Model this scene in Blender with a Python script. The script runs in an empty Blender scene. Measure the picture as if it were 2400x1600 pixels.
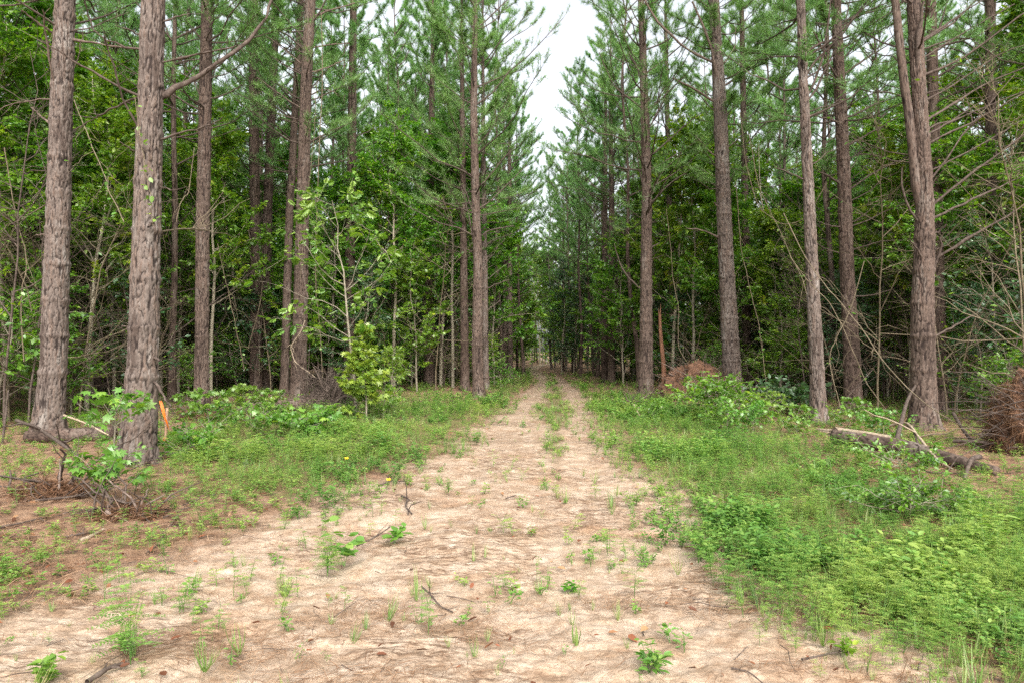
import bpy, math, random
import numpy as np
from mathutils import Vector

# ------------------------------------------------------------------ camera, world, sun, exposure
S = bpy.context.scene
C = S.collection
FPX, CX, CY, HZ = 1568.0, 1176.0, 784.0, 805.0      # picture units: 2352 x 1568, 24 mm lens
CAMZ = 1.6
PITCH = math.atan((HZ - CY) / FPX)
cam = bpy.data.cameras.new('camera')
cam.lens, cam.sensor_width, cam.clip_end, cam.clip_start = 24.0, 36.0, 2000.0, 0.05
cam_o = bpy.data.objects.new('camera', cam)
cam_o.location = (0, 0, CAMZ)
cam_o.rotation_euler = (math.pi / 2 + PITCH, 0, 0)
C.objects.link(cam_o)
S.camera = cam_o

SUN_EL, SUN_AZ = math.radians(42), math.radians(168)   # azimuth clockwise from +Y
w = bpy.data.worlds.new('World')
S.world = w
w.use_nodes = True
nt = w.node_tree
nt.nodes.clear()
wo = nt.nodes.new('ShaderNodeOutputWorld')
bg = nt.nodes.new('ShaderNodeBackground')
sky = nt.nodes.new('ShaderNodeTexSky')
sky.sky_type = 'NISHITA'
sky.sun_disc = False
sky.sun_elevation = SUN_EL
sky.sun_rotation = SUN_AZ
sky.air_density, sky.dust_density, sky.ozone_density = 1.0, 4.0, 1.0
hsv = nt.nodes.new('ShaderNodeHueSaturation')
hsv.inputs['Saturation'].default_value = 0.24
hsv.inputs['Value'].default_value = 1.0
# thin overcast: soft broken brightness of the cloud layer
tc = nt.nodes.new('ShaderNodeTexCoord')
nz = nt.nodes.new('ShaderNodeTexNoise')
nz.inputs['Scale'].default_value = 2.2
nz.inputs['Detail'].default_value = 5
mr = nt.nodes.new('ShaderNodeMapRange')
mr.inputs['From Min'].default_value, mr.inputs['From Max'].default_value = 0.3, 0.7
mr.inputs['To Min'].default_value, mr.inputs['To Max'].default_value = 0.78, 1.25
mul = nt.nodes.new('ShaderNodeMix')
mul.data_type = 'RGBA'
mul.blend_type = 'MULTIPLY'
mul.inputs[0].default_value = 1.0
nt.links.new(tc.outputs['Generated'], nz.inputs['Vector'])
nt.links.new(nz.outputs['Fac'], mr.inputs['Value'])
nt.links.new(sky.outputs[0], hsv.inputs['Color'])
nt.links.new(hsv.outputs[0], mul.inputs[6])
nt.links.new(mr.outputs[0], mul.inputs[7])
nt.links.new(mul.outputs[2], bg.inputs['Color'])
nt.links.new(bg.outputs[0], wo.inputs['Surface'])
bg.inputs['Strength'].default_value = 0.15

sun = bpy.data.lights.new('sun', 'SUN')
sun.energy, sun.angle, sun.color = 1.5, math.radians(50), (1.0, 0.96, 0.9)
sun_o = bpy.data.objects.new('sun', sun)
sd = Vector((math.sin(SUN_AZ) * math.cos(SUN_EL), math.cos(SUN_AZ) * math.cos(SUN_EL), math.sin(SUN_EL)))
sun_o.rotation_euler = sd.to_track_quat('Z', 'Y').to_euler()
sun_o.location = sd * 60
C.objects.link(sun_o)

vs = S.view_settings
vs.view_transform, vs.look, vs.exposure, vs.gamma, vs.use_curve_mapping = 'Standard', 'None', 1.4, 1.0, False
S.cycles.use_denoising = False
S.cycles.max_bounces = 6
S.cycles.diffuse_bounces = 4
S.cycles.glossy_bounces = 2
S.cycles.transmission_bounces = 4
S.cycles.caustics_reflective = S.cycles.caustics_refractive = False

# ------------------------------------------------------------------ noise and ground height
RNG = np.random.default_rng(11)
_T = RNG.random((512, 512))


def vnoise(x, y, seed=0):
    x = np.asarray(x, float) + seed * 17.13
    y = np.asarray(y, float) + seed * 31.71
    ix, iy = np.floor(x).astype(int), np.floor(y).astype(int)
    fx, fy = x - ix, y - iy
    fx, fy = fx * fx * (3 - 2 * fx), fy * fy * (3 - 2 * fy)
    a, b = _T[ix % 512, iy % 512], _T[(ix + 1) % 512, iy % 512]
    c, d = _T[ix % 512, (iy + 1) % 512], _T[(ix + 1) % 512, (iy + 1) % 512]
    return (a * (1 - fx) + b * fx) * (1 - fy) + (c * (1 - fx) + d * fx) * fy


def fbm(x, y, seed=0, o=4):
    s, a, t = 0, 0.5, 0
    for k in range(o):
        s = s + a * vnoise(x * 2 ** k, y * 2 ** k, seed + k)
        t += a
        a *= 0.5
    return s / t


def smooth(a, b, x):
    t = np.clip((x - a) / (b - a), 0, 1)
    return t * t * (3 - 2 * t)


def flatpt(px, py, h=0.0):
    """where the sight line through a picture point meets the plane z = h"""
    u, v = (px - CX) / FPX, (CY - py) / FPX
    yy = math.cos(PITCH) - v * math.sin(PITCH)
    zz = v * math.cos(PITCH) + math.sin(PITCH)
    t = (h - CAMZ) / zz
    return u * t, yy * t


def W(px, py, d):
    u, v = (px - CX) / FPX, (CY - py) / FPX
    yy = math.cos(PITCH) - v * math.sin(PITCH)
    zz = v * math.cos(PITCH) + math.sin(PITCH)
    return np.array([u / yy * d, d, CAMZ + zz / yy * d])


def toline(pts):
    q = sorted((flatpt(*p) for p in pts), key=lambda t: t[1])
    return np.array([t[1] for t in q]), np.array([t[0] for t in q])


LEFT = toline([(-420, 1568), (-250, 1440), (40, 1370), (260, 1290), (500, 1215), (760, 1155), (880, 1100), (990, 1050), (1085, 1000), (1150, 950), (1196, 910), (1232, 880), (1226, 862), (1202, 850), (1216, 842), (1262, 832)])
RIGHT = toline([(2330, 1568), (2060, 1470), (1900, 1390), (1770, 1300), (1680, 1200), (1620, 1150), (1510, 1100), (1430, 1050), (1385, 1000), (1362, 950), (1345, 910), (1312, 880), (1272, 862), (1234, 850), (1240, 842), (1280, 832)])


def path_edges(x, y):
    return np.interp(y, *LEFT), np.interp(y, *RIGHT)


def sandmask(x, y):
    l, r = path_edges(x, y)
    wob = (fbm(x * 1.3, y * 1.3, 3) - 0.5) * np.interp(y, [0, 8, 20, 60], [1.5, 1.2, 0.6, 0.45]) + (fbm(x * 6, y * 6, 4) - 0.5) * 0.5
    sft = np.interp(y, [0, 9, 20, 40], [0.7, 0.6, 0.3, 0.2])
    m = smooth(-sft, sft, x - l + wob) * smooth(-sft, sft, r - x + wob)
    mid = np.interp(y, [0, 7.5, 12, 20, 46, 60, 200], [0.4, 0.5, 0.75, 1.35, 2.6, 1.6, 1.6])
    half = np.interp(y, [0, 8, 10, 13, 17, 24, 32, 46, 70], [0, 0, 0.06, 0.22, 0.5, 0.55, 0.3, 0.4, 0.3]) * (-.35 + 2.3 * fbm(x * .5, y * .45, 29))
    strip = smooth(0.12, -0.18, np.abs(x - mid + wob * 0.35) - half) * (half > 0)
    return m * (1 - 0.85 * strip), strip * m


def gz(x, y):
    x, y = np.asarray(x, float), np.asarray(y, float)
    z = (fbm(x * 0.25, y * 0.25, 7, 3) - 0.5) * 0.16
    l, r = path_edges(x, y)
    off = np.maximum(l - x, x - r)
    z = z + 0.10 * smooth(0.0, 3.0, off) - 0.03
    z = z * smooth(1.0, 6.0, y) + 0.02 * smooth(30, 90, y)
    return z


def G(px, py):
    x, y = flatpt(px, py)
    for _ in range(6):
        x, y = flatpt(px, py, float(gz(x, y)))
    return np.array([x, y, float(gz(x, y))])


def topx(x, y):
    return CX + FPX * x / np.maximum(y, 0.3), HZ + FPX * CAMZ / np.maximum(y, 0.3)


def inpoly(px, py, poly):
    inside = np.zeros(np.shape(px), bool)
    n = len(poly)
    for i in range(n):
        x0, y0 = poly[i]
        x1, y1 = poly[(i + 1) % n]
        c = ((y0 > py) != (y1 > py)) & (px < (x1 - x0) * (py - y0) / (y1 - y0 + 1e-9) + x0)
        inside ^= c
    return inside


GREEN_R = [(1300, 862), (1350, 900), (1420, 905), (1480, 935), (1560, 935), (1640, 960), (1760, 985), (1850, 1030), (1930, 1078), (2080, 1105), (2150, 1135), (2230, 1175), (2352, 1230), (2900, 1400), (2900, 1700), (2400, 1600), (2060, 1450), (1910, 1370), (1790, 1290), (1700, 1200), (1640, 1150), (1520, 1090), (1440, 1045), (1400, 1000), (1375, 950), (1320, 880)]
GREEN_L = [(1235, 842), (1130, 850), (1120, 890), (1130, 925), (1000, 925), (930, 925), (830, 935), (690, 940), (600, 960), (500, 985), (390, 1010), (350, 1060), (430, 1080), (480, 1100), (530, 1120), (640, 1130), (760, 1120), (860, 1085), (950, 1045), (1050, 1000), (1130, 950), (1180, 910), (1215, 880)]


def greenmask(x, y):
    k = np.interp(y, [0, 12, 26], [1, 1, .35])
    px, py = topx(x + k * ((fbm(x * .6, y * .6, 21) - 0.5) * 2.2 + (fbm(x * 3, y * 3, 23) - .5) * .9), y + k * ((fbm(x * .6, y * .6, 25) - 0.5) * 2.2 + (fbm(x * 3, y * 3, 27) - .5) * .9))
    return (inpoly(px, py, GREEN_R) | inpoly(px, py, GREEN_L)).astype(float)


# ------------------------------------------------------------------ mesh helpers
def mk(name, V, quads=None, tris=None, attrs=None, smooth_=False, mat=None, parent=None, loc=None):
    me = bpy.data.meshes.new(name)
    V = np.ascontiguousarray(V, np.float32)
    me.vertices.add(len(V))
    me.vertices.foreach_set('co', V.ravel())
    li, lt = [], []
    if quads is not None and len(quads):
        li.append(np.asarray(quads, np.int32).ravel())
        lt.append(np.full(len(quads), 4, np.int32))
    if tris is not None and len(tris):
        li.append(np.asarray(tris, np.int32).ravel())
        lt.append(np.full(len(tris), 3, np.int32))
    li, lt = np.concatenate(li), np.concatenate(lt)
    ls = np.concatenate([[0], np.cumsum(lt)[:-1]]).astype(np.int32)
    me.loops.add(len(li))
    me.loops.foreach_set('vertex_index', li)
    me.polygons.add(len(lt))
    me.polygons.foreach_set('loop_start', ls)
    me.polygons.foreach_set('loop_total', lt)
    if smooth_:
        me.polygons.foreach_set('use_smooth', np.ones(len(lt), bool))
    for k, a in (attrs or {}).items():
        at = me.attributes.new(k, 'FLOAT', 'POINT')
        at.data.foreach_set('value', np.ascontiguousarray(a, np.float32))
    me.update()
    me.validate()
    if mat:
        me.materials.append(mat)
    o = bpy.data.objects.new(name, me)
    C.objects.link(o)
    if parent:
        o.parent = parent
    if loc is not None:
        o.location = loc
    return o


def nrm(a):
    return a / np.maximum(np.linalg.norm(a, axis=-1, keepdims=True), 1e-9)


def tubes(P, R, sides=5):
    """P (n,k,3) centre lines, R (n,k) radii -> verts, quads (open ended, tips pinched by radius)"""
    P, R = np.asarray(P, float), np.asarray(R, float)
    n, k, _ = P.shape
    T = np.empty_like(P)
    T[:, 1:-1] = P[:, 2:] - P[:, :-2]
    T[:, 0], T[:, -1] = P[:, 1] - P[:, 0], P[:, -1] - P[:, -2]
    T = nrm(T)
    mt = nrm(P[:, -1] - P[:, 0])
    ref = np.where(np.abs(mt[:, 2:3]) > 0.8, np.array([[1.0, 0, 0]]), np.array([[0, 0, 1.0]]))[:, None, :]
    A = nrm(np.cross(T, np.broadcast_to(ref, T.shape)))
    B = np.cross(T, A)
    th = np.arange(sides) * 2 * math.pi / sides
    V = P[:, :, None, :] + R[:, :, None, None] * (A[:, :, None, :] * np.cos(th)[None, None, :, None] + B[:, :, None, :] * np.sin(th)[None, None, :, None])
    idx = np.arange(n * k * sides).reshape(n, k, sides)
    a, b = idx[:, :-1], idx[:, 1:]
    q = np.stack([a, np.roll(a, -1, 2), np.roll(b, -1, 2), b], -1).reshape(-1, 4)
    return V.reshape(-1, 3), q


class Acc:
    def __init__(s):
        s.V, s.Q, s.T, s.A, s.n = [], [], [], [], 0

    def add(s, V, quads=None, tris=None, tint=0.5):
        if len(V) == 0:
            return
        s.V.append(V)
        if quads is not None and len(quads):
            s.Q.append(np.asarray(quads) + s.n)
        if tris is not None and len(tris):
            s.T.append(np.asarray(tris) + s.n)
        s.A.append(np.broadcast_to(np.asarray(tint, float), (len(V),)))
        s.n += len(V)

    def get(s):
        return (np.concatenate(s.V), np.concatenate(s.Q) if s.Q else None, np.concatenate(s.T) if s.T else None, np.concatenate(s.A))

    def build(s, name, mat, parent=None, loc=None, smooth_=False):
        V, Q, T, A = s.get()
        return mk(name, V, Q, T, {'tint': A}, smooth_, mat, parent, loc)


DIA = (np.array([[0, 0, 0], [.45, -.5, .07], [1, 0, -.04], [.45, .5, .07]]), np.array([[0, 1, 2], [0, 2, 3]]))
OVAL = (np.array([[0, 0, 0], [.22, -.4, .06], [.62, -.42, .05], [1, 0, -.08], [.62, .42, .05], [.22, .4, .06]]), np.array([[0, 1, 2], [0, 2, 3], [0, 3, 4], [0, 4, 5]]))


def star_template():
    v, c = [[0.0, 0, 0]], np.array([0.42, 0, 0])
    angs = [-150, -112, -88, -55, -28, 0, 28, 55, 88, 112, 150]
    rad = [.34, .52, .24, .56, .25, .60, .25, .56, .24, .52, .34]
    for a, r in zip(angs, rad):
        v.append([c[0] + r * math.cos(math.radians(a)), r * math.sin(math.radians(a)), -.10 * (r > .4)])
    v.append([c[0], 0, .02])
    m = len(v) - 1
    t = [[m, i, i + 1] for i in range(1, m - 1)] + [[m, 0, 1], [m, m - 1, 0]]
    return np.array(v), np.array(t)


STAR = star_template()


def oak_template():
    v, t = [], []
    mids = [0.12, 0.34, 0.56, 0.76, 1.0]
    for m in mids:
        v.append([m, 0, 0.0])
    for s in (-1, 1):
        for i in range(3):
            k = len(v)
            wd = [.36, .46, .34][i]
            v.append([mids[i] + .30, s * wd, -.05])
            v.append([mids[i] + .08, s * wd * .8, -.03])
            t += [[i, k + 1, i + 1], [k + 1, k, i + 1]]
        k = len(v)
        v.append([.82, s * .13, -.02])
        t.append([3, k, 4])
    k = len(v)
    v.append([0, 0, 0])
    t += [[k, 0, 0 + 1]]
    return np.array(v, float), np.array(t)


OAK = oak_template()
NEEDLE = (np.array([[0, -.5, 0], [0, .5, 0], [1, 0, 0.0]]), np.array([[0, 1, 2]]))
BLADE = (np.array([[0, -.5, 0], [0, .5, 0], [.5, .45, .03], [.5, -.45, .03], [1, 0, -.08]]), np.array([[0, 1, 2], [0, 2, 3], [3, 2, 4]]))


def leaves(tp, pos, axis, up, L, Wr, tint):
    """n copies of a leaf outline; Wr = width / length"""
    V0, F0 = tp
    n, k = len(pos), len(V0)
    axis = nrm(axis)
    side = nrm(np.cross(axis, up))
    un = np.cross(side, axis)
    L = np.broadcast_to(np.asarray(L, float), (n,))[:, None, None]
    V = pos[:, None] + L * (V0[None, :, 0:1] * axis[:, None] + Wr * V0[None, :, 1:2] * side[:, None] + V0[None, :, 2:3] * un[:, None])
    F = (F0[None] + (np.arange(n) * k)[:, None, None]).reshape(-1, 3)
    return V.reshape(-1, 3), F, np.repeat(np.broadcast_to(tint, (n,)), k)


def rdir(rng, n):
    return nrm(rng.normal(size=(n, 3)))


# ------------------------------------------------------------------ materials
def newmat(name):
    m = bpy.data.materials.new(name)
    m.use_nodes = True
    m.node_tree.nodes.clear()
    o = m.node_tree.nodes.new('ShaderNodeOutputMaterial')
    return m, m.node_tree, o


def N(t, kind, **kw):
    n = t.nodes.new(kind)
    for k, v in kw.items():
        if k in n.inputs:
            n.inputs[k].default_value = v
        else:
            setattr(n, k, v)
    return n


def ramp(t, fac, stops):
    r = t.nodes.new('ShaderNodeValToRGB')
    e = r.color_ramp.elements
    while len(e) < len(stops):
        e.new(0.5)
    for i, (p, c) in enumerate(stops):
        e[i].position = p
        e[i].color = (*c, 1)
    t.links.new(fac, r.inputs[0])
    return r.outputs[0]


def mixc(t, f, a, b, blend='MIX'):
    m = t.nodes.new('ShaderNodeMix')
    m.data_type, m.blend_type = 'RGBA', blend
    for s, v in ((0, f), (6, a), (7, b)):
        if isinstance(v, (int, float)):
            m.inputs[s].default_value = v
        elif isinstance(v, tuple):
            m.inputs[s].default_value = (*v, 1)
        else:
            t.links.new(v, m.inputs[s])
    return m.outputs[2]


def leafmat(name, stops, trans=0.42, gloss=0.05, rough=0.45, tcol=(1.1, 1.25, 0.55), jitter=0.05):
    """thin leaf: diffuse + light let through + slight sheen; tint picks the leaf's own colour"""
    m, t, o = newmat(name)
    at = N(t, 'ShaderNodeAttribute', attribute_name='tint')
    col = ramp(t, at.outputs['Fac'], stops)
    oi = t.nodes.new('ShaderNodeObjectInfo')
    hs = t.nodes.new('ShaderNodeHueSaturation')
    mr_ = N(t, 'ShaderNodeMapRange')
    mr_.inputs['To Min'].default_value, mr_.inputs['To Max'].default_value = 0.5 - jitter * .5, 0.5 + jitter * .4
    t.links.new(oi.outputs['Random'], mr_.inputs['Value'])
    t.links.new(mr_.outputs[0], hs.inputs['Hue'])
    t.links.new(col, hs.inputs['Color'])
    c = hs.outputs[0]
    d = N(t, 'ShaderNodeBsdfDiffuse')
    tr = N(t, 'ShaderNodeBsdfTranslucent')
    g = N(t, 'ShaderNodeBsdfGlossy', Roughness=rough)
    t.links.new(c, d.inputs['Color'])
    t.links.new(mixc(t, 1.0, c, tcol, 'MULTIPLY'), tr.inputs['Color'])
    m1 = N(t, 'ShaderNodeMixShader', Fac=trans)
    t.links.new(d.outputs[0], m1.inputs[1])
    t.links.new(tr.outputs[0], m1.inputs[2])
    m2 = N(t, 'ShaderNodeMixShader', Fac=gloss)
    t.links.new(m1.outputs[0], m2.inputs[1])
    t.links.new(g.outputs[0], m2.inputs[2])
    t.links.new(m2.outputs[0], o.inputs[0])
    return m


def barkmat(name, furrow, stops, bump=0.25):
    m, t, o = newmat(name)
    pl = N(t, 'ShaderNodeAttribute', attribute_name='plate')
    ce = N(t, 'ShaderNodeAttribute', attribute_name='cellr')
    co = N(t, 'ShaderNodeTexCoord')
    mp = N(t, 'ShaderNodeMapping')
    mp.inputs['Scale'].default_value = (1, 1, 0.35)
    t.links.new(co.outputs['Object'], mp.inputs['Vector'])
    n1 = N(t, 'ShaderNodeTexNoise', Scale=38.0, Detail=6.0, Roughness=0.7)
    n2 = N(t, 'ShaderNodeTexNoise', Scale=2.2, Detail=3.0)
    t.links.new(mp.outputs[0], n1.inputs['Vector'])
    t.links.new(mp.outputs[0], n2.inputs['Vector'])
    add = N(t, 'ShaderNodeMath', operation='ADD')
    ch = N(t, 'ShaderNodeMath', operation='MULTIPLY_ADD')
    ch.inputs[1].default_value, ch.inputs[2].default_value = 0.5, 0.22
    t.links.new(ce.outputs['Fac'], ch.inputs[0])
    t.links.new(ch.outputs[0], add.inputs[0])
    sub = N(t, 'ShaderNodeMath', operation='MULTIPLY_ADD')
    sub.inputs[1].default_value, sub.inputs[2].default_value = 1.9, -0.95
    t.links.new(n2.outputs['Fac'], sub.inputs[0])
    t.links.new(sub.outputs[0], add.inputs[1])
    pc = ramp(t, add.outputs[0], stops)
    pc = mixc(t, 0.6, pc, ramp(t, n1.outputs['Fac'], [(0.32, (0.4, 0.4, 0.4)), (0.68, (1.6, 1.6, 1.6))]), 'MULTIPLY')
    pm = N(t, 'ShaderNodeMapRange')
    pm.inputs['From Min'].default_value, pm.inputs['From Max'].default_value = 0.06, 0.6
    t.links.new(pl.outputs['Fac'], pm.inputs['Value'])
    c = mixc(t, pm.outputs[0], furrow, pc)
    b = N(t, 'ShaderNodeBsdfPrincipled', Roughness=0.9)
    b.inputs['Specular IOR Level'].default_value = 0.2
    t.links.new(c, b.inputs['Base Color'])
    bp = N(t, 'ShaderNodeBump', Strength=bump, Distance=0.01)
    t.links.new(n1.outputs['Fac'], bp.inputs['Height'])
    t.links.new(bp.outputs[0], b.inputs['Normal'])
    t.links.new(b.outputs[0], o.inputs[0])
    return m


def woodmat(name, stops, scale=18.0, stretch=(1, 1, 1)):
    m, t, o = newmat(name)
    co = N(t, 'ShaderNodeTexCoord')
    mp = N(t, 'ShaderNodeMapping')
    mp.inputs['Scale'].default_value = stretch
    t.links.new(co.outputs['Object'], mp.inputs['Vector'])
    n1 = N(t, 'ShaderNodeTexNoise', Scale=scale, Detail=4.0, Roughness=0.6)
    t.links.new(mp.outputs[0], n1.inputs['Vector'])
    b = N(t, 'ShaderNodeBsdfPrincipled', Roughness=0.85)
    b.inputs['Specular IOR Level'].default_value = 0.2
    t.links.new(ramp(t, n1.outputs['Fac'], stops), b.inputs['Base Color'])
    bp = N(t, 'ShaderNodeBump', Strength=0.3, Distance=0.01)
    t.links.new(n1.outputs['Fac'], bp.inputs['Height'])
    t.links.new(bp.outputs[0], b.inputs['Normal'])
    t.links.new(b.outputs[0], o.inputs[0])
    return m


def plainmat(name, col, rough=0.6, trans=0.0):
    m, t, o = newmat(name)
    co = N(t, 'ShaderNodeTexCoord')
    n1 = N(t, 'ShaderNodeTexNoise', Scale=30.0, Detail=3.0)
    t.links.new(co.outputs['Object'], n1.inputs['Vector'])
    c = mixc(t, 1.0, col, ramp(t, n1.outputs['Fac'], [(0.3, (.75, .75, .75)), (0.7, (1.1, 1.1, 1.1))]), 'MULTIPLY')
    b = N(t, 'ShaderNodeBsdfPrincipled', Roughness=rough)
    t.links.new(c, b.inputs['Base Color'])
    if trans:
        tr = N(t, 'ShaderNodeBsdfTranslucent')
        t.links.new(c, tr.inputs['Color'])
        mx = N(t, 'ShaderNodeMixShader', Fac=trans)
        t.links.new(b.outputs[0], mx.inputs[1])
        t.links.new(tr.outputs[0], mx.inputs[2])
        t.links.new(mx.outputs[0], o.inputs[0])
    else:
        t.links.new(b.outputs[0], o.inputs[0])
    return m


M = {}
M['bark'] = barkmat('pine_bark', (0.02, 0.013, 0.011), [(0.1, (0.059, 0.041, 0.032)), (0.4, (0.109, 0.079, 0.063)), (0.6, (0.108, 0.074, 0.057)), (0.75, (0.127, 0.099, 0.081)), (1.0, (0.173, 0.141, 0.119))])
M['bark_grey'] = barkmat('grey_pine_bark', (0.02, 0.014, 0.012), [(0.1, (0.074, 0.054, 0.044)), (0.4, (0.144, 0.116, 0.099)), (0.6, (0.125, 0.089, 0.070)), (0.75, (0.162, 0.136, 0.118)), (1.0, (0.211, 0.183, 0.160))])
M['bark_brown_shade'] = barkmat('brown_shaded_pine_bark', (0.018, 0.011, 0.009), [(0.1, (0.059, 0.041, 0.031)), (0.5, (0.098, 0.067, 0.053)), (0.9, (0.138, 0.106, 0.086))])  # darker pine bark with woodland shade put into its colour; also the rotting log
M['sapling_bark'] = woodmat('sapling_bark', [(0.3, (0.14, 0.12, 0.085)), (0.7, (0.30, 0.265, 0.20))], 14)
M['pale_bark'] = woodmat('pale_bark', [(0.3, (0.26, 0.22, 0.16)), (0.7, (0.42, 0.37, 0.28))], 14)
M['deadwood'] = woodmat('dead_branch_wood', [(0.3, (0.045, 0.031, 0.025)), (0.7, (0.125, 0.096, 0.078))], 16)
M['branchwood'] = woodmat('bare_branch_wood', [(0.3, (0.075, 0.052, 0.042)), (0.7, (0.20, 0.15, 0.122))], 16)
M['palewood'] = woodmat('pale_dead_wood', [(0.3, (0.22, 0.165, 0.11)), (0.7, (0.42, 0.34, 0.25))], 16)
M['vine'] = woodmat('vine_stem', [(0.3, (0.09, 0.07, 0.045)), (0.7, (0.20, 0.16, 0.105))], 10)
M['snag'] = woodmat('red_snag_wood', [(0.3, (0.12, 0.055, 0.033)), (0.7, (0.25, 0.125, 0.075))], 12, (1, 1, .2))
M['root_soil'] = woodmat('root_soil', [(0.3, (0.06, 0.034, 0.022)), (0.7, (0.19, 0.10, 0.062))], 9)
M['needle'] = leafmat('pine_needle', [(0.0, (0.085, 0.18, 0.045)), (0.5, (0.165, 0.33, 0.085)), (1.0, (0.29, 0.48, 0.14))], 0.46, 0.05, tcol=(1.0, 1.2, 0.7), jitter=0.03)
M['needle_dead'] = leafmat('dead_pine_needle', [(0.0, (0.075, 0.038, 0.02)), (1.0, (0.24, 0.13, 0.072))], 0.2, 0.03, tcol=(1, .9, .7), jitter=0.01)
M['leaf'] = leafmat('broad_leaf', [(0.0, (0.045, 0.125, 0.015)), (0.4, (0.105, 0.245, 0.021)), (0.75, (0.21, 0.38, 0.028)), (1.0, (0.36, 0.45, 0.035))], 0.45, 0.06, tcol=(1.2, 1.3, 0.45))
M['leaf_dark'] = leafmat('dark_glossy_leaf', [(0.0, (0.022, 0.07, 0.022)), (0.6, (0.045, 0.13, 0.038)), (1.0, (0.09, 0.2, 0.055))], 0.3, 0.09, tcol=(1.1, 1.25, 0.6))
M['leaf_bright'] = leafmat('bright_young_leaf', [(0.0, (0.085, 0.21, 0.035)), (0.6, (0.16, 0.33, 0.045)), (1.0, (0.29, 0.43, 0.05))], 0.45, 0.07, tcol=(1.15, 1.2, 0.45))
M['weed'] = leafmat('weed_leaf', [(0.0, (0.055, 0.15, 0.028)), (0.5, (0.145, 0.305, 0.055)), (1.0, (0.34, 0.44, 0.10))], 0.42, 0.05, tcol=(1.1, 1.2, 0.5), jitter=0.0)
M['grass'] = leafmat('grass_blade', [(0.0, (0.09, 0.18, 0.04)), (0.6, (0.21, 0.33, 0.08)), (1.0, (0.40, 0.37, 0.17))], 0.35, 0.05, tcol=(1.1, 1.15, 0.5), jitter=0.0)
M['straw'] = leafmat('pine_straw', [(0.0, (0.08, 0.04, 0.022)), (0.6, (0.235, 0.13, 0.072)), (1.0, (0.42, 0.28, 0.175))], 0.05, 0.02, tcol=(1, 1, 1), jitter=0.0)
M['litter'] = leafmat('fallen_leaf', [(0.0, (0.08, 0.035, 0.02)), (0.6, (0.22, 0.08, 0.04)), (1.0, (0.33, 0.20, 0.10))], 0.1, 0.03, tcol=(1, .8, .6), jitter=0.0)
M['cone'] = woodmat('pine_cone_scale', [(0.3, (0.05, 0.03, 0.02)), (0.7, (0.20, 0.13, 0.085))], 60)
M['orange'] = plainmat('orange_ribbon', (0.9, 0.22, 0.02), 0.45, 0.3)
M['post'] = woodmat('stake_wood', [(0.3, (0.22, 0.13, 0.08)), (0.7, (0.38, 0.25, 0.17))], 20, (3, 3, .4))
M['yellow'] = plainmat('yellow_petal', (0.85, 0.55, 0.02), 0.6, 0.3)
M['white'] = plainmat('weathered_white_paint', (0.7, 0.68, 0.63), 0.6)


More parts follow.
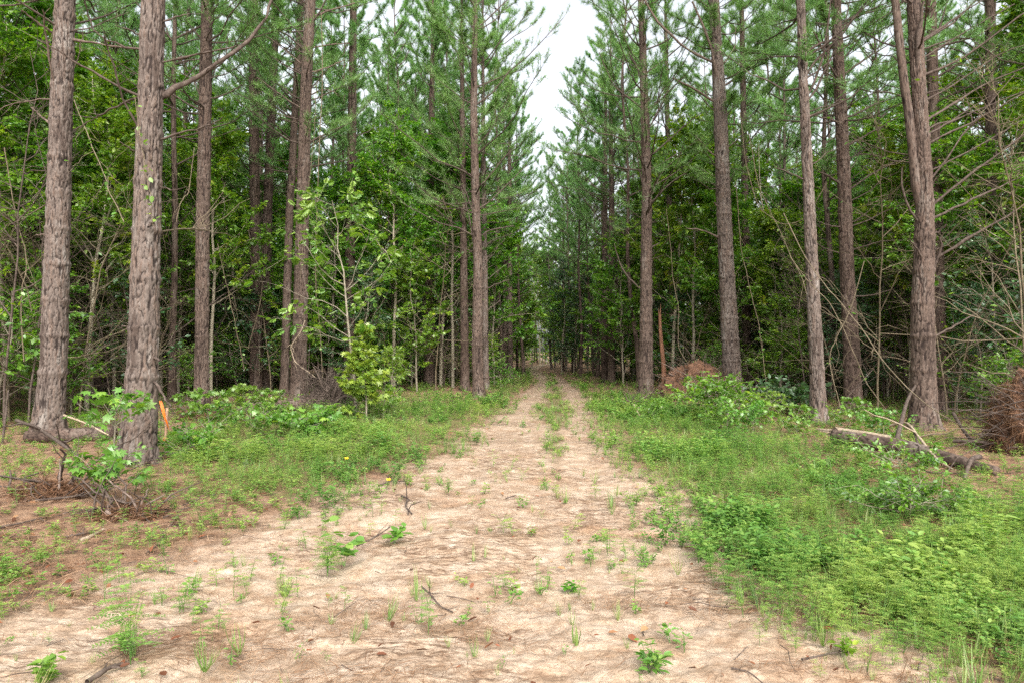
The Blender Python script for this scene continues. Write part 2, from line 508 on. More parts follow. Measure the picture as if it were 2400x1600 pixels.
def groundmat():
    m, t, o = newmat('forest_ground')
    sa = N(t, 'ShaderNodeAttribute', attribute_name='sand')
    du = N(t, 'ShaderNodeAttribute', attribute_name='debris_shade')
    gr = N(t, 'ShaderNodeAttribute', attribute_name='green')
    co = N(t, 'ShaderNodeTexCoord')
    P = co.outputs['Object']
    n_big = N(t, 'ShaderNodeTexNoise', Scale=0.9, Detail=4.0)
    n_mid = N(t, 'ShaderNodeTexNoise', Scale=5.0, Detail=6.0, Roughness=0.65)
    n_fine = N(t, 'ShaderNodeTexNoise', Scale=55.0, Detail=4.0, Roughness=0.7)
    for n in (n_big, n_mid, n_fine):
        t.links.new(P, n.inputs['Vector'])
    mp = N(t, 'ShaderNodeMapping')
    mp.inputs['Scale'].default_value = (7.0, 30.0, 1.0)
    mp.inputs['Rotation'].default_value = (0, 0, 0.12)
    t.links.new(P, mp.inputs['Vector'])
    n_str = N(t, 'ShaderNodeTexNoise', Scale=1.0, Detail=6.0, Roughness=0.7, Distortion=0.6)
    t.links.new(mp.outputs[0], n_str.inputs['Vector'])
    sand = ramp(t, n_mid.outputs['Fac'], [(0.26, (0.215, 0.135, 0.084)), (0.40, (0.335, 0.237, 0.16)), (0.54, (0.415, 0.317, 0.232)), (0.75, (0.50, 0.41, 0.322))])
    clay = mixc(t, ramp(t, n_big.outputs['Fac'], [(0.56, (0, 0, 0)), (0.74, (0.5, 0.5, 0.5))]), sand, (0.38, 0.20, 0.10))
    # thin wind-rows of needle crumbs on the sand; farther off also painted tree shade
    dm = N(t, 'ShaderNodeMath', operation='MULTIPLY')
    t.links.new(ramp(t, n_str.outputs['Fac'], [(0.46, (0, 0, 0)), (0.6, (1, 1, 1))]), dm.inputs[0])
    t.links.new(du.outputs['Fac'], dm.inputs[1])
    sand2 = mixc(t, dm.outputs[0], clay, (0.15, 0.096, 0.062))
    speck = ramp(t, n_fine.outputs['Fac'], [(0.34, (0.5, 0.46, 0.43)), (0.5, (1, 1, 1)), (0.7, (1.18, 1.18, 1.18))])
    sand3 = mixc(t, 0.6, sand2, speck, 'MULTIPLY')
    duff = ramp(t, n_mid.outputs['Fac'], [(0.3, (0.11, 0.066, 0.042)), (0.5, (0.225, 0.138, 0.088)), (0.75, (0.36, 0.245, 0.165))])
    duff = mixc(t, 0.9, duff, ramp(t, n_fine.outputs['Fac'], [(0.3, (0.45, 0.42, 0.4)), (0.6, (1.2, 1.2, 1.2))]), 'MULTIPLY')
    soil = mixc(t, gr.outputs['Fac'], duff, mixc(t, n_mid.outputs['Fac'], (0.10, 0.075, 0.035), (0.16, 0.16, 0.06)))
    c = mixc(t, sa.outputs['Fac'], soil, sand3)
    b = N(t, 'ShaderNodeBsdfPrincipled', Roughness=0.95)
    b.inputs['Specular IOR Level'].default_value = 0.15
    t.links.new(c, b.inputs['Base Color'])
    bp = N(t, 'ShaderNodeBump', Strength=0.5, Distance=0.015)
    ad = N(t, 'ShaderNodeMath', operation='ADD')
    t.links.new(n_str.outputs['Fac'], ad.inputs[0])
    t.links.new(n_fine.outputs['Fac'], ad.inputs[1])
    t.links.new(ad.outputs[0], bp.inputs['Height'])
    t.links.new(bp.outputs[0], b.inputs['Normal'])
    t.links.new(b.outputs[0], o.inputs[0])
    return m


M['ground'] = groundmat()


# ------------------------------------------------------------------ tagging
def thing(name, label, cat, loc, group=None, rz=0.0):
    o = bpy.data.objects.new(name, None)
    o.empty_display_size = 0.3
    o.location = loc
    o.rotation_euler = (0, 0, rz)
    C.objects.link(o)
    tag(o, label, cat, group)
    return o


def tag(o, label=None, cat=None, group=None, kind=None):
    if label:
        o['label'] = label
    if cat:
        o['category'] = cat
    if group:
        o['group'] = group
    if kind:
        o['kind'] = kind
    return o


def dup(root, loc, rz, scale, label, group):
    r = root.copy()
    C.objects.link(r)
    r.location, r.rotation_euler, r.scale = loc, (0, 0, rz), (scale,) * 3
    r['label'], r['group'] = label, group
    for ch in list(root.children):
        c = ch.copy()
        C.objects.link(c)
        c.parent = r
        for g in ch.children:
            d = g.copy()
            C.objects.link(d)
            d.parent = c
    return r


# ------------------------------------------------------------------ the ground sheet
def build_ground():
    ys = np.concatenate([[-400, -120, -40, -15, -5, -1, 0.5, 1.4], np.geomspace(2.0, 12, 330), np.geomspace(12.1, 120, 150), [160, 260, 420, 700]])
    u = np.linspace(-1, 1, 520)
    rows = []
    for y in ys:
        hw = 2.6 + 0.86 * max(y, 0) if y < 120 else 110
        x = u * hw
        x = np.concatenate([[-700, -300, -hw - 40, -hw - 8, -hw - 1.5], x, [hw + 1.5, hw + 8, hw + 40, 300, 700]])
        rows.append(np.stack([np.sort(x), np.full(len(x), y)], -1))
    X = np.stack(rows)
    x, y = X[..., 0], X[..., 1]
    sand, strip = sandmask(x, y)
    z = gz(x, y)
    near = smooth(24, 6, y) * smooth(0.3, 2.0, y)
    # trampled sand: lumps, scuffs and shallow ruts
    lump = (fbm(x * 4.5, y * 4.5, 40, 4) - 0.5)
    fine = (fbm(x * 19, y * 19, 50, 3) - 0.5)
    ridge = np.abs(fbm(x * 2.2, y * 5.0, 60, 3) - 0.5)
    z = z + near * (sand * (0.06 * lump + 0.026 * fine - 0.04 * smooth(0.06, 0.0, ridge) * 0.35) + (1 - sand) * (0.07 * lump + 0.035 * fine))
    # faint tyre treads pressed into the ruts, and the ruts themselves
    mid = (np.interp(y, *LEFT) + np.interp(y, *RIGHT)) / 2 + .12 * np.sin(y * .8)
    for off in (-.78, .78):
        q = (x - mid - off) / .22
        z = z - near * sand * np.exp(-q * q) * (.028 + .008 * np.sin(y * 48 + 9 * np.abs(q)) * smooth(.35, .6, fbm(x * .7, y * .7, 66)))
    deb_shade = np.clip(smooth(0.38, 0.62, fbm(x * 0.9, y * 1.4, 70, 4)) * 0.85 + 0.28 + 0.6 * smooth(9, 30, y), 0, 1.3)  # distance term darkens the far track for tree shade, beside real litter
    gm = greenmask(x, y)
    V = np.stack([x, y, z], -1).reshape(-1, 3)
    r, c = x.shape
    idx = np.arange(r * c).reshape(r, c)
    q = np.stack([idx[:-1, :-1], idx[:-1, 1:], idx[1:, 1:], idx[1:, :-1]], -1).reshape(-1, 4)
    o = mk('ground', V, q, None, {'sand': sand.ravel(), 'debris_shade': deb_shade.ravel(), 'green': np.maximum(gm, strip).ravel() * 0.8}, True, M['ground'])
    tag(o, 'sandy two-track clearing running into red-brown pine straw under the trees', kind='structure')


build_ground()


# ------------------------------------------------------------------ trunks
def worley(u, v, nc, seed):
    """u wraps after nc cells; returns nearest, second distance and the nearest cell's random number"""
    iu, iv = np.floor(u).astype(int), np.floor(v).astype(int)
    f1 = np.full(u.shape, 9.0)
    f2 = np.full(u.shape, 9.0)
    cr = np.zeros(u.shape)
    for du in (-1, 0, 1):
        for dv in (-1, 0, 1):
            a, b = iu + du, iv + dv
            h1 = _T[(a % nc + seed * 7) % 512, (b + seed * 13) % 512]
            h2 = _T[(a % nc + 91 + seed * 3) % 512, (b + 57) % 512]
            h3 = _T[(a % nc + 201) % 512, (b + 133 + seed) % 512]
            d = np.hypot(a + 0.5 + 0.8 * (h1 - .5) - u, b + 0.5 + 0.8 * (h2 - .5) - v)
            m = d < f1
            f2 = np.where(m, f1, np.minimum(f2, d))
            cr = np.where(m, h3, cr)
            f1 = np.where(m, d, f1)
    return f1, f2, cr


def trunk_mesh(axis, rad, sides, dz, seed, amp, flare=0.42, whorls=()):
    """axis (k,3) bottom to top, rad (k); local coordinates with the base at z = 0"""
    axis, rad = np.asarray(axis, float), np.asarray(rad, float)
    zt = axis[-1, 2]
    zs = np.concatenate([[-0.25], np.arange(0, zt, dz), [zt]])
    ax = np.interp(zs, axis[:, 2], axis[:, 0])
    ay = np.interp(zs, axis[:, 2], axis[:, 1])
    r = np.interp(zs, axis[:, 2], rad)
    zz = np.maximum(zs, 0)
    r = r * (1 + flare * np.exp(-zz / 0.16) + 0.10 * np.exp(-zz / 0.6))
    for wz in whorls:
        r = r * (1 + 0.09 * np.exp(-((zs - wz) / 0.05) ** 2))
    th = np.arange(sides) / sides
    r0 = rad[0]
    nc = max(5, int(round(2 * math.pi * r0 / 0.043)))
    U, Z = np.meshgrid(th * nc, zs)
    wu = U + 1.3 * (fbm(U * 0.7, Z * 3.0, seed % 50 + 80, 2) - 0.5)
    f1, f2, cr = worley(np.mod(wu, nc), Z / 0.26 + 0.8 * (fbm(U * 0.8, Z * 2.0, seed % 31 + 20, 2) - .5) * 3, nc, seed % 97)
    wx = U + 2.2 * (fbm(U * .5, Z * 3.5, seed % 37 + 40, 3) - .5)
    wz = Z + .10 * (fbm(U * 1.1, Z * 6, seed % 41 + 60, 3) - .5)
    fur = np.abs(vnoise(wx * 1.25, wz * 5.5, seed % 23) - .5)
    fur2 = np.abs(vnoise(wx * 1.3 + 40, wz * 9.5 + 9, seed % 29) - .5)
    crk = np.abs(vnoise(wx * 1.9, wz * 22, seed % 19 + 3) - .5)
    plate = (.12 + .88 * smooth(.015, .13, fur)) * (.4 + .6 * smooth(.01, .10, fur2)) * (.45 + .55 * smooth(.0, .09, crk))
    plate = plate * (.8 + .2 * vnoise(U * 2.5, Z * 40, 5))
    lob = 0.06 * np.exp(-np.maximum(Z, 0) / 0.3) * np.sin(2 * math.pi * np.floor(nc / 3) * U / nc + seed)
    lum = 0.05 * (vnoise(U * 0.35, Z * 2.2, seed % 40) - 0.5)
    R = r[:, None] * (1 + lob + lum) + amp * (plate ** 0.6 + 0.5 * cr * plate - 0.8)
    ang = th * 2 * math.pi + math.pi / 2
    V = np.stack([ax[:, None] + R * np.cos(ang), ay[:, None] + R * np.sin(ang), Z], -1).reshape(-1, 3)
    n = len(zs)
    idx = np.arange(n * sides).reshape(n, sides)
    a, b = idx[:-1], idx[1:]
    q = np.stack([a, np.roll(a, -1, 1), np.roll(b, -1, 1), b], -1).reshape(-1, 4)
    return V, q, {'plate': plate.ravel(), 'cellr': cr.ravel()}


def at_axis(axis, z):
    return np.stack([np.interp(z, axis[:, 2], axis[:, i]) for i in range(3)], -1)


def branch_curves(rng, base, az, el, L, k=6, lift=0.12, wob=0.05):
    n = len(az)
    s = np.linspace(0, 1, k)
    d = np.stack([np.cos(az) * np.cos(el), np.sin(az) * np.cos(el), np.sin(el)], -1)
    P = base[:, None] + (L[:, None] * s)[..., None] * d[:, None]
    P[..., 2] += lift * L[:, None] * s ** 2 if np.isscalar(lift) else (lift * L)[:, None] * s ** 2
    wv = rng.normal(size=(n, k, 3)) * wob * L[:, None, None]
    wv[:, 0] = 0
    wv = np.cumsum(wv, 1) * 0.5
    return P + wv


def sample_on(P, i, s):
    k = P.shape[1]
    f = s * (k - 1)
    j = np.minimum(f.astype(int), k - 2)
    t = (f - j)[:, None]
    return P[i, j] * (1 - t) + P[i, j + 1] * t, nrm(P[i, j + 1] - P[i, j])


def pine_tops(rng, axis, rad, crown_base, dead_lo, dead_den=1.0, crownR=2.8, tuft_n=46, dens=2.6, dead_el=(10, 48), dead_len=(0.4, 2.3), nw=0.012, dead_az=None):
    """dead lower branches (one mesh), live limbs (added to the same) and the needle crown"""
    H = axis[-1, 2]
    br, cr = Acc(), Acc()
    rr = lambda z: np.interp(z, axis[:, 2], rad)
    # dead branches in whorls
    zs = []
    z = dead_lo
    while z < crown_base:
        zs += [z + rng.normal() * 0.06 for _ in range(rng.poisson(2.6 * dead_den))]
        z += rng.uniform(0.5, 0.8)
    if zs:
        zs = np.array(zs)
        n = len(zs)
        az = rng.uniform(0, 2 * math.pi, n)
        if dead_az is not None:
            az = np.where(rng.random(n) < 0.6, rng.normal(dead_az, 0.6, n), az)
        el = np.radians(rng.uniform(*dead_el, n))
        L = rng.uniform(*dead_len, n) * np.where(rng.random(n) < 0.3, 0.3, 1.0)
        P = branch_curves(rng, at_axis(axis, zs), az, el, L, 6, 0.06, 0.05)
        r0 = np.clip(0.007 + 0.006 * L, 0.006, 0.022)
        R = r0[:, None] * np.linspace(1, 0.3, 6)[None]
        br.add(*tubes(P, R, 5))
        m = int(n * 3.2)
        i = rng.integers(0, n, m)
        s = rng.uniform(0.25, 0.95, m)
        p, d = sample_on(P, i, s)
        dd = nrm(d + rdir(rng, m) * 0.9 + np.array([0, 0, 0.2]))
        l = L[i] * rng.uniform(0.12, 0.4, m)
        P2 = branch_curves(rng, p, np.arctan2(dd[:, 1], dd[:, 0]), np.arcsin(np.clip(dd[:, 2], -.95, .95)), l, 4, 0.0, 0.08)
        br.add(*tubes(P2, (r0[i] * 0.45)[:, None] * np.linspace(1, 0.35, 4)[None], 3))
    # live whorls
    zs = []
    z = crown_base
    while z < H - 0.25:
        zs += [z + rng.normal() * 0.07 for _ in range(rng.integers(3, 6))]
        z += rng.uniform(0.45, 1.0)
    zs = np.minimum(np.array(zs), H - 0.1)
    n = len(zs)
    t = (zs - crown_base) / (H - crown_base)
    az = rng.uniform(0, 2 * math.pi, n)
    el = np.radians(16 + 30 * t + rng.normal(size=n) * 14)
    L = crownR * (0.9 * (1 - t) ** 0.42 + 0.08) * rng.uniform(0.35, 1.2, n) * np.where(t < 0.12, 0.85, 1)
    P = branch_curves(rng, at_axis(axis, zs), az, el, L, 6, 0.22, 0.05)
    r0 = np.clip(0.006 + 0.0085 * L, 0.006, 0.03)
    br.add(*tubes(P, r0[:, None] * np.linspace(1, 0.3, 6)[None], 5))
    m = int(n * 7 * dens)
    i = rng.integers(0, n, m)
    s = rng.uniform(0.2, 1.0, m) ** 0.55
    s[:n] = 0.999
    i[:n] = np.arange(n)
    p, d = sample_on(P, i, s)
    side = nrm(np.cross(d, np.array([0, 0, 1.0])))
    sg = rng.choice([-1, 1], m)[:, None]
    dd = nrm(d * rng.uniform(.5, 1.2, (m, 1)) + side * sg * rng.uniform(.3, 1.0, (m, 1)) + rdir(rng, m) * .35 + np.array([0, 0, .3]))
    dd[:n] = nrm(d[:n] + np.array([0, 0, .35]))
    l = np.clip(L[i] * (1.05 - s * 0.6) * rng.uniform(.16, .36, m), 0.12, 0.75)
    P2 = np.stack([p, p + dd * l[:, None] * .5, p + dd * l[:, None] + np.array([0, 0, 1.0]) * l[:, None] * .1], 1)
    br.add(*tubes(P2, np.broadcast_to(np.array([.0055, .0045, .003]), (m, 3)), 3))
    # needle tufts: bottle-brush sprays round the last stretch of each twig
    end = P2[:, -1]
    td = nrm(P2[:, -1] - P2[:, 0])
    thick = np.clip(.35 + 2.2 * t[i], 0, 1.0) * rng.uniform(.5, 1.2, n)[i]
    cnt = np.maximum(4, (tuft_n * thick * rng.uniform(.6, 1.3, m))).astype(int)
    k = np.repeat(np.arange(m), cnt)
    q = len(k)
    back = rng.uniform(0, 1, q)
    pos = end[k] - td[k] * (back * np.clip(l[k], .12, .3))[:, None]
    ndir = nrm(td[k] * rng.uniform(.1, 1.0, (q, 1)) + rdir(rng, q) * 1.0 + np.array([0, 0, .12]))
    tint = np.clip(rng.normal(.5, .16, m)[k] + rng.normal(0, .12, q), 0, 1)
    V, F, A = leaves(NEEDLE, pos, ndir, rdir(rng, q), rng.uniform(.13, .23, q), 1.0, tint)
    # needle width is absolute
    V = V.reshape(q, 3, 3)
    mid = (V[:, 0] + V[:, 1]) / 2
    sv = nrm(V[:, 1] - V[:, 0]) * nw
    V[:, 0], V[:, 1] = mid - sv / 2, mid + sv / 2
    cr.add(V.reshape(-1, 3), None, F, A)
    return br, cr


def extend_axis(axis, rad, H):
    """carry a trunk on above the part that was measured"""
    d = axis[-1] - axis[max(0, len(axis) - 3)]
    d = d / max(d[2], 0.2)
    z0 = axis[-1, 2]
    if H <= z0 + 0.3:
        return axis, rad
    zs = np.linspace(z0, H, 8)[1:]
    t = (zs - z0) / (H - z0)
    ext = np.stack([axis[-1, 0] + d[0] * (zs - z0) * 0.6, axis[-1, 1] + d[1] * (zs - z0) * 0.6, zs], -1)
    er = rad[-1] * (1 - t) + 0.012 * t
    return np.concatenate([axis, ext]), np.concatenate([rad, er])


def px_branch(acc_pts, base_d, dd):
    """polyline given in picture points with depth drifting by dd metres from the trunk outwards"""
    n = len(acc_pts)
    return np.array([W(x, y, base_d + dd * i / max(1, n - 1)) for i, (x, y) in enumerate(acc_pts)])


def densify(P, k):
    t = np.linspace(0, 1, len(P))
    s = np.linspace(0, 1, k)
    # smooth the corners a little
    Q = np.stack([np.interp(s, t, P[:, i]) for i in range(3)], -1)
    for _ in range(2):
        Q[1:-1] = (Q[:-2] + 2 * Q[1:-1] + Q[2:]) / 4
    return Q


def hero_pine(d, pts, label, seed, mat='bark', branches=(), near=False, H=18.0, crown_base=7.6, dead_lo=None, dead_den=0.7, crownR=2.8, group=None, dead_az=None, amp=None, extra_stem=None, name='pine_tree', dead_len=(0.4, 2.3)):
    """pts: (x, y, width) in picture points from the ground up; branches: (points, r_base, r_tip, depth drift)"""
    rng = np.random.default_rng(seed)
    P = np.array([W(x, y, d) for x, y, _ in pts])
    base = P[0].copy()
    base[2] = float(gz(base[0], base[1])) - 0.02
    axis = P - base
    axis[0, 2] = 0.0
    rad = np.array([wd / FPX * d / 2 for *_, wd in pts])
    axis, rad = extend_axis(axis, rad, H)
    axis[:, 1] += 0.02 * np.sin(axis[:, 2] * 0.7 + seed)
    t = thing(name, label, 'pine tree', base, group)
    wh = np.arange(1.2, axis[-1, 2], 0.66)
    sides, dz = (96, 0.02) if near else (36, 0.06)
    V, q, at = trunk_mesh(axis, rad, sides, dz, seed, amp if amp is not None else (0.02 if near else 0.008), whorls=wh[:12])
    mk('trunk', V, q, None, at, True, M[mat], t)
    if extra_stem:
        ep = np.array([W(x, y, d + (0.0 if i else 0)) for i, (x, y, _) in enumerate(extra_stem)]) - base
        er = np.array([wd / FPX * d / 2 for *_, wd in extra_stem])
        ep, er = extend_axis(ep, er, H - 1)
        z0 = ep[0, 2]
        loc = ep.copy()
        loc[:, 2] -= z0
        V, q, at = trunk_mesh(loc, er, 32, 0.06, seed + 3, 0.008, flare=0.0)
        V[:, 2] += z0
        mk('forked_stem', V, q, None, at, True, M[mat], t)
    top_px = min(y for _, y, _ in pts)
    for pl, r0, r1, dd in branches:
        Pb = densify(px_branch(pl, d, dd), 12) - base
        # start inside the trunk
        c = at_axis(axis, Pb[0, 2])
        Pb[0] = c * 0.6 + Pb[0] * 0.4
        n = len(Pb)
        Pb[1:-1] += rng.normal(size=(n - 2, 3)) * 0.008
        R = np.linspace(r0, r1 * .8, n) / FPX * d * .82 * (1 + 0.15 * rng.normal(size=n))
        a = Acc()
        a.add(*tubes(Pb[None], np.maximum(R, .003)[None], 8))
        ml = np.linalg.norm(np.diff(Pb, axis=0), axis=1).sum()
        if ml > 0.7:
            m = int(3 + ml * 2.2)
            s = rng.uniform(.35, 1, m)
            p, dr = sample_on(Pb[None], np.zeros(m, int), s)
            dd_ = nrm(dr + rdir(rng, m) * .9)
            ll = rng.uniform(.1, .45, m)
            P2 = branch_curves(rng, p, np.arctan2(dd_[:, 1], dd_[:, 0]), np.arcsin(np.clip(dd_[:, 2], -.9, .9)), ll, 4, 0, .08)
            a.add(*tubes(P2, np.linspace(.006, .002, 4)[None].repeat(m, 0), 3))
        a.build('branch', M['branchwood' if seed in (101, 123, 106) else 'deadwood'], t, smooth_=True)
    br, cr = pine_tops(rng, axis, rad, crown_base, dead_lo if dead_lo is not None else 3.0, dead_den, crownR, dead_az=dead_az, dead_len=dead_len)
    br.build('limbs', M['deadwood'], t, smooth_=True)
    cr.build('crown', M['needle'], t)
    return t


def dist(py):
    return FPX * CAMZ / (py - HZ)


# ------------------------------------------------------------------ the pines that stand out in the picture
H_ = hero_pine
# left of the track
H_(12.6, [(108, 1003, 60), (122, 830, 53), (133, 525, 48), (143, 225, 43), (150, 0, 40)], 'tall grey-barked pine with a round orange knot scar, nearest the left edge', 101, 'bark_grey',
   [([(124, 80), (90, 55), (49, 24)], 4, 2, -.5), ([(165, 90), (225, 101), (281, 110), (322, 113)], 4, 1.5, -.3), ([(139, 225), (116, 161), (105, 75), (98, 22)], 4, 2, -.9),
    ([(120, 290), (71, 247)], 3, 1.5, .5), ([(124, 225), (40, 235), (-20, 262)], 2, 1, .4), ([(115, 538), (82, 540)], 2, 1.5, .1), ([(160, 180), (185, 120), (192, 60)], 2, 1, .5),
    ([(140, 450), (60, 500), (10, 520)], 1.6, .8, .8)], near=True, dead_lo=7.5)
H_(9.3, [(310, 1072, 72), (318, 980, 70), (327, 830, 63), (338, 525, 56), (348, 225, 50), (353, 0, 47)], 'thickest grey pine with a long upswept bare limb, beside the orange-flagged stake', 102, 'bark_grey',
   [([(365, 230), (391, 208), (424, 191), (484, 154), (555, 112), (600, 67), (615, 30), (628, -12)], 8, 4.5, .6),
    ([(375, 148), (405, 135), (465, 124), (525, 112), (548, 104)], 4, 2, -.3), ([(330, 315), (300, 262), (274, 217), (268, 161), (247, 109), (240, 86)], 4, 2, -.8),
    ([(362, 325), (412, 304), (461, 292), (491, 287), (512, 268)], 3.5, 1.2, -.4), ([(325, 228), (262, 191), (195, 154), (142, 124), (95, 92)], 4, 1.8, -.6),
    ([(325, 220), (255, 251), (210, 277), (169, 300)], 3, 1.5, .5), ([(330, 83), (268, 60)], 3, 1.5, -.3), ([(375, 52), (412, 38), (435, 32)], 3, 1.6, .2),
    ([(320, 355), (275, 326)], 3, 1.6, -.3), ([(335, 115), (270, 108), (214, 75), (200, 30), (195, 0)], 3.2, 1.4, -.4), ([(358, 500), (340, 522)], 5, 3.5, -.25),
    ([(310, 748), (279, 750)], 3, 2, -.1), ([(345, 818), (367, 828)], 4, 3, -.15), ([(352, 870), (375, 905), (393, 933)], 4, 2.5, -.2), ([(345, 420), (395, 440), (430, 430)], 2, 1, -.2)], near=True, dead_lo=6.8)
H_(17.2, [(462, 952, 33), (464, 800, 29), (466, 525, 28), (471, 225, 26), (476, 0, 23)], 'straight slim pine between the thickest grey pine and the two close dark pines', 103, 'bark',
   [([(478, 230), (525, 214), (559, 195)], 2.6, 1.5, -.3), ([(478, 44), (502, 8)], 3, 2, -.2), ([(476, 206), (495, 162), (510, 100)], 2, 1, .4), ([(462, 228), (440, 170), (400, 120)], 2, 1, .4), ([(470, 550), (440, 490)], 1.5, 1, 0)], near=True, dead_lo=7.5)
H_(24.5, [(588, 900, 27), (588, 700, 25), (585, 490, 23), (583, 230, 21), (584, 0, 18)], 'left one of two close dark pines draped with dead vines', 104, 'bark_brown_shade',
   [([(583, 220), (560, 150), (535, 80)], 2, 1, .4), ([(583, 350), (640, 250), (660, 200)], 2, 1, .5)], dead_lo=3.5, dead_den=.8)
H_(25.6, [(608, 894, 24), (610, 680, 22), (614, 490, 21), (624, 260, 19), (634, 0, 17)], 'right one of two close dark pines, curving away from its neighbour', 105, 'bark_brown_shade',
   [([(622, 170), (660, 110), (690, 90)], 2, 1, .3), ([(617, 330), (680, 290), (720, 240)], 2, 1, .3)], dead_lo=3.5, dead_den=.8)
H_(20.3, [(684, 925, 36), (688, 800, 32), (694, 525, 28), (702, 225, 25), (712, 0, 23)], 'reddish pine with a pale snapped twig looping down it, before a fallen log', 106, 'bark',
   [([(722, 38), (750, 26), (784, 17), (815, 8)], 3, 2, .3), ([(722, 110), (761, 103), (803, 100)], 2.5, 1.4, -.3), ([(718, 166), (757, 154), (792, 138)], 2.5, 1.4, .2),
    ([(705, 158), (650, 112), (604, 75)], 2, 1.2, -.5), ([(702, 258), (650, 222), (590, 178)], 2.2, 1.2, -.6), ([(690, 500), (683, 569), (708, 687)], 2.4, 1.6, -.45), ([(712, 220), (740, 205), (770, 212)], 2, 1, -.3)], near=True, dead_lo=6.5)
H_(23.0, [(652, 905, 19), (655, 800, 18), (664, 525, 17), (679, 225, 16), (692, 0, 14)], 'thinner pine half hidden behind the reddish pine with the looping twig', 107, 'bark',
   [([(684, 275), (640, 220), (600, 190)], 1.8, 1, .3)], dead_lo=6.5)
H_(26.5, [(802, 878, 26), (802, 700, 24), (806, 490, 22), (808, 300, 20), (812, 0, 15)], 'dim pine behind the lobed-leaf oak sapling', 108, 'bark_brown_shade', [], dead_lo=2.6, crown_base=6.6)
H_(30.0, [(986, 872, 24), (986, 700, 21), (988, 500, 18), (992, 250, 14)], 'dark shaded pine with bare side limbs, behind the thin pale sapling', 109, 'bark_brown_shade',
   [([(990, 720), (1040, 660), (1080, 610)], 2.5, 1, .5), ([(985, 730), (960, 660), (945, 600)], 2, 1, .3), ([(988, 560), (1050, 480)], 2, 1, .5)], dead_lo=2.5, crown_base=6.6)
H_(23.8, [(1100, 912, 26), (1096, 800, 24), (1098, 600, 20), (1092, 450, 18), (1088, 250, 15), (1091, 60, 11)], 'pinkish pine with many bare side twigs, foremost on the left verge', 110, 'bark',
   [([(1102, 545), (1125, 528), (1160, 522), (1182, 520)], 2.5, 1.5, -.4), ([(1104, 610), (1120, 590), (1130, 588)], 2, 1.2, .3), ([(1104, 672), (1135, 655), (1170, 642)], 2.2, 1.3, -.5), ([(1106, 868), (1140, 864)], 2, 1.3, -.3), ([(1092, 590), (1075, 480), (1060, 430)], 2.4, 1.2, .3),
    ([(1095, 510), (1070, 440), (1050, 410)], 2.2, 1, -.3), ([(1105, 480), (1160, 430), (1210, 380)], 2.3, 1, .2), ([(1104, 430), (1160, 360), (1190, 330)], 2.2, 1, -.4), ([(1108, 720), (1150, 690)], 2, 1, 0)], near=True, dead_lo=3.8, dead_den=1.3, crown_base=5.6, crownR=3.7, H=16.8)
H_(26.5, [(1068, 893, 20), (1066, 700, 18), (1064, 500, 15), (1062, 300, 12)], 'snapped-looking pine trunk close on the left of the pinkish verge pine', 111, 'bark_brown_shade', [([(1062, 600), (1030, 590)], 2, 1, 0)], dead_lo=3, crown_base=6.3)
H_(27.5, [(1116, 889, 15), (1114, 700, 14), (1112, 500, 12), (1110, 300, 10)], 'grey pine showing just behind the pinkish verge pine', 112, 'bark_grey', [], dead_lo=3, crown_base=6.2)
H_(46.0, [(1146, 859, 10), (1146, 600, 9), (1147, 400, 7)], 'first of three distant pines in a line along the left verge', 113, 'bark_brown_shade', [], dead_lo=2.5, crown_base=6)
H_(42.0, [(1160, 863, 10), (1159, 600, 9), (1158, 400, 7)], 'middle of three distant pines in a line along the left verge', 114, 'bark_brown_shade', [], dead_lo=2.5, crown_base=6)
H_(38.5, [(1172, 868, 13), (1171, 700, 12), (1170, 400, 9)], 'last of three distant pines in a line, a shrub at its foot', 115, 'bark', [], dead_lo=2.5, crown_base=6)
# right of the track
H_(32.0, [(1405, 884, 17), (1403, 700, 15), (1405, 450, 12), (1402, 250, 9)], 'slim pale pine beside the right rut with bare arching branches', 120, 'bark',
   [([(1402, 540), (1360, 480), (1330, 440)], 1.8, .8, -.3), ([(1403, 470), (1340, 400), (1300, 390)], 1.8, .8, -.4), ([(1403, 600), (1350, 520)], 1.6, .8, .2), ([(1406, 640), (1450, 600)], 1.4, .8, .2)], dead_lo=3, dead_den=1.4, crown_base=5.8, crownR=3.5, H=15.8)
H_(34.5, [(1388, 878, 15), (1388, 700, 14), (1390, 450, 11), (1391, 250, 8)], 'dark pine just behind the slim pale pine at the right rut', 121, 'bark_brown_shade', [], dead_lo=3, dead_den=1.2, crown_base=7.0, H=15.5)
H_(22.6, [(1483, 916, 33), (1484, 800, 29), (1484, 650, 26), (1486, 450, 22), (1481, 250, 19), (1474, 60, 14), (1472, 0, 13)], 'stout brown pine standing foremost on the right verge, low forked dead limb', 122, 'bark',
   [([(1476, 668), (1436, 632), (1416, 585), (1411, 560)], 2.8, 1.4, -.4), ([(1476, 178), (1444, 124), (1421, 22)], 2.8, 1.6, .3), ([(1478, 253), (1406, 195), (1376, 120)], 2.6, 1.2, -.4),
    ([(1492, 257), (1534, 199), (1575, 148)], 2.6, 1.4, .3), ([(1492, 295), (1520, 240), (1560, 150)], 2.6, 1.2, -.3), ([(1492, 362), (1560, 300), (1610, 260)], 2.6, 1.2, -.3), ([(1494, 455), (1520, 395), (1568, 350)], 2.6, 1.4, .3),
    ([(1494, 468), (1540, 420), (1600, 380)], 2.4, 1.2, -.2), ([(1494, 570), (1515, 558)], 2.4, 1.6, .1), ([(1482, 450), (1468, 390), (1462, 350)], 2, 1.2, -.2)], near=True, dead_lo=4.5, dead_den=.7, crown_base=6.0, crownR=3.5)
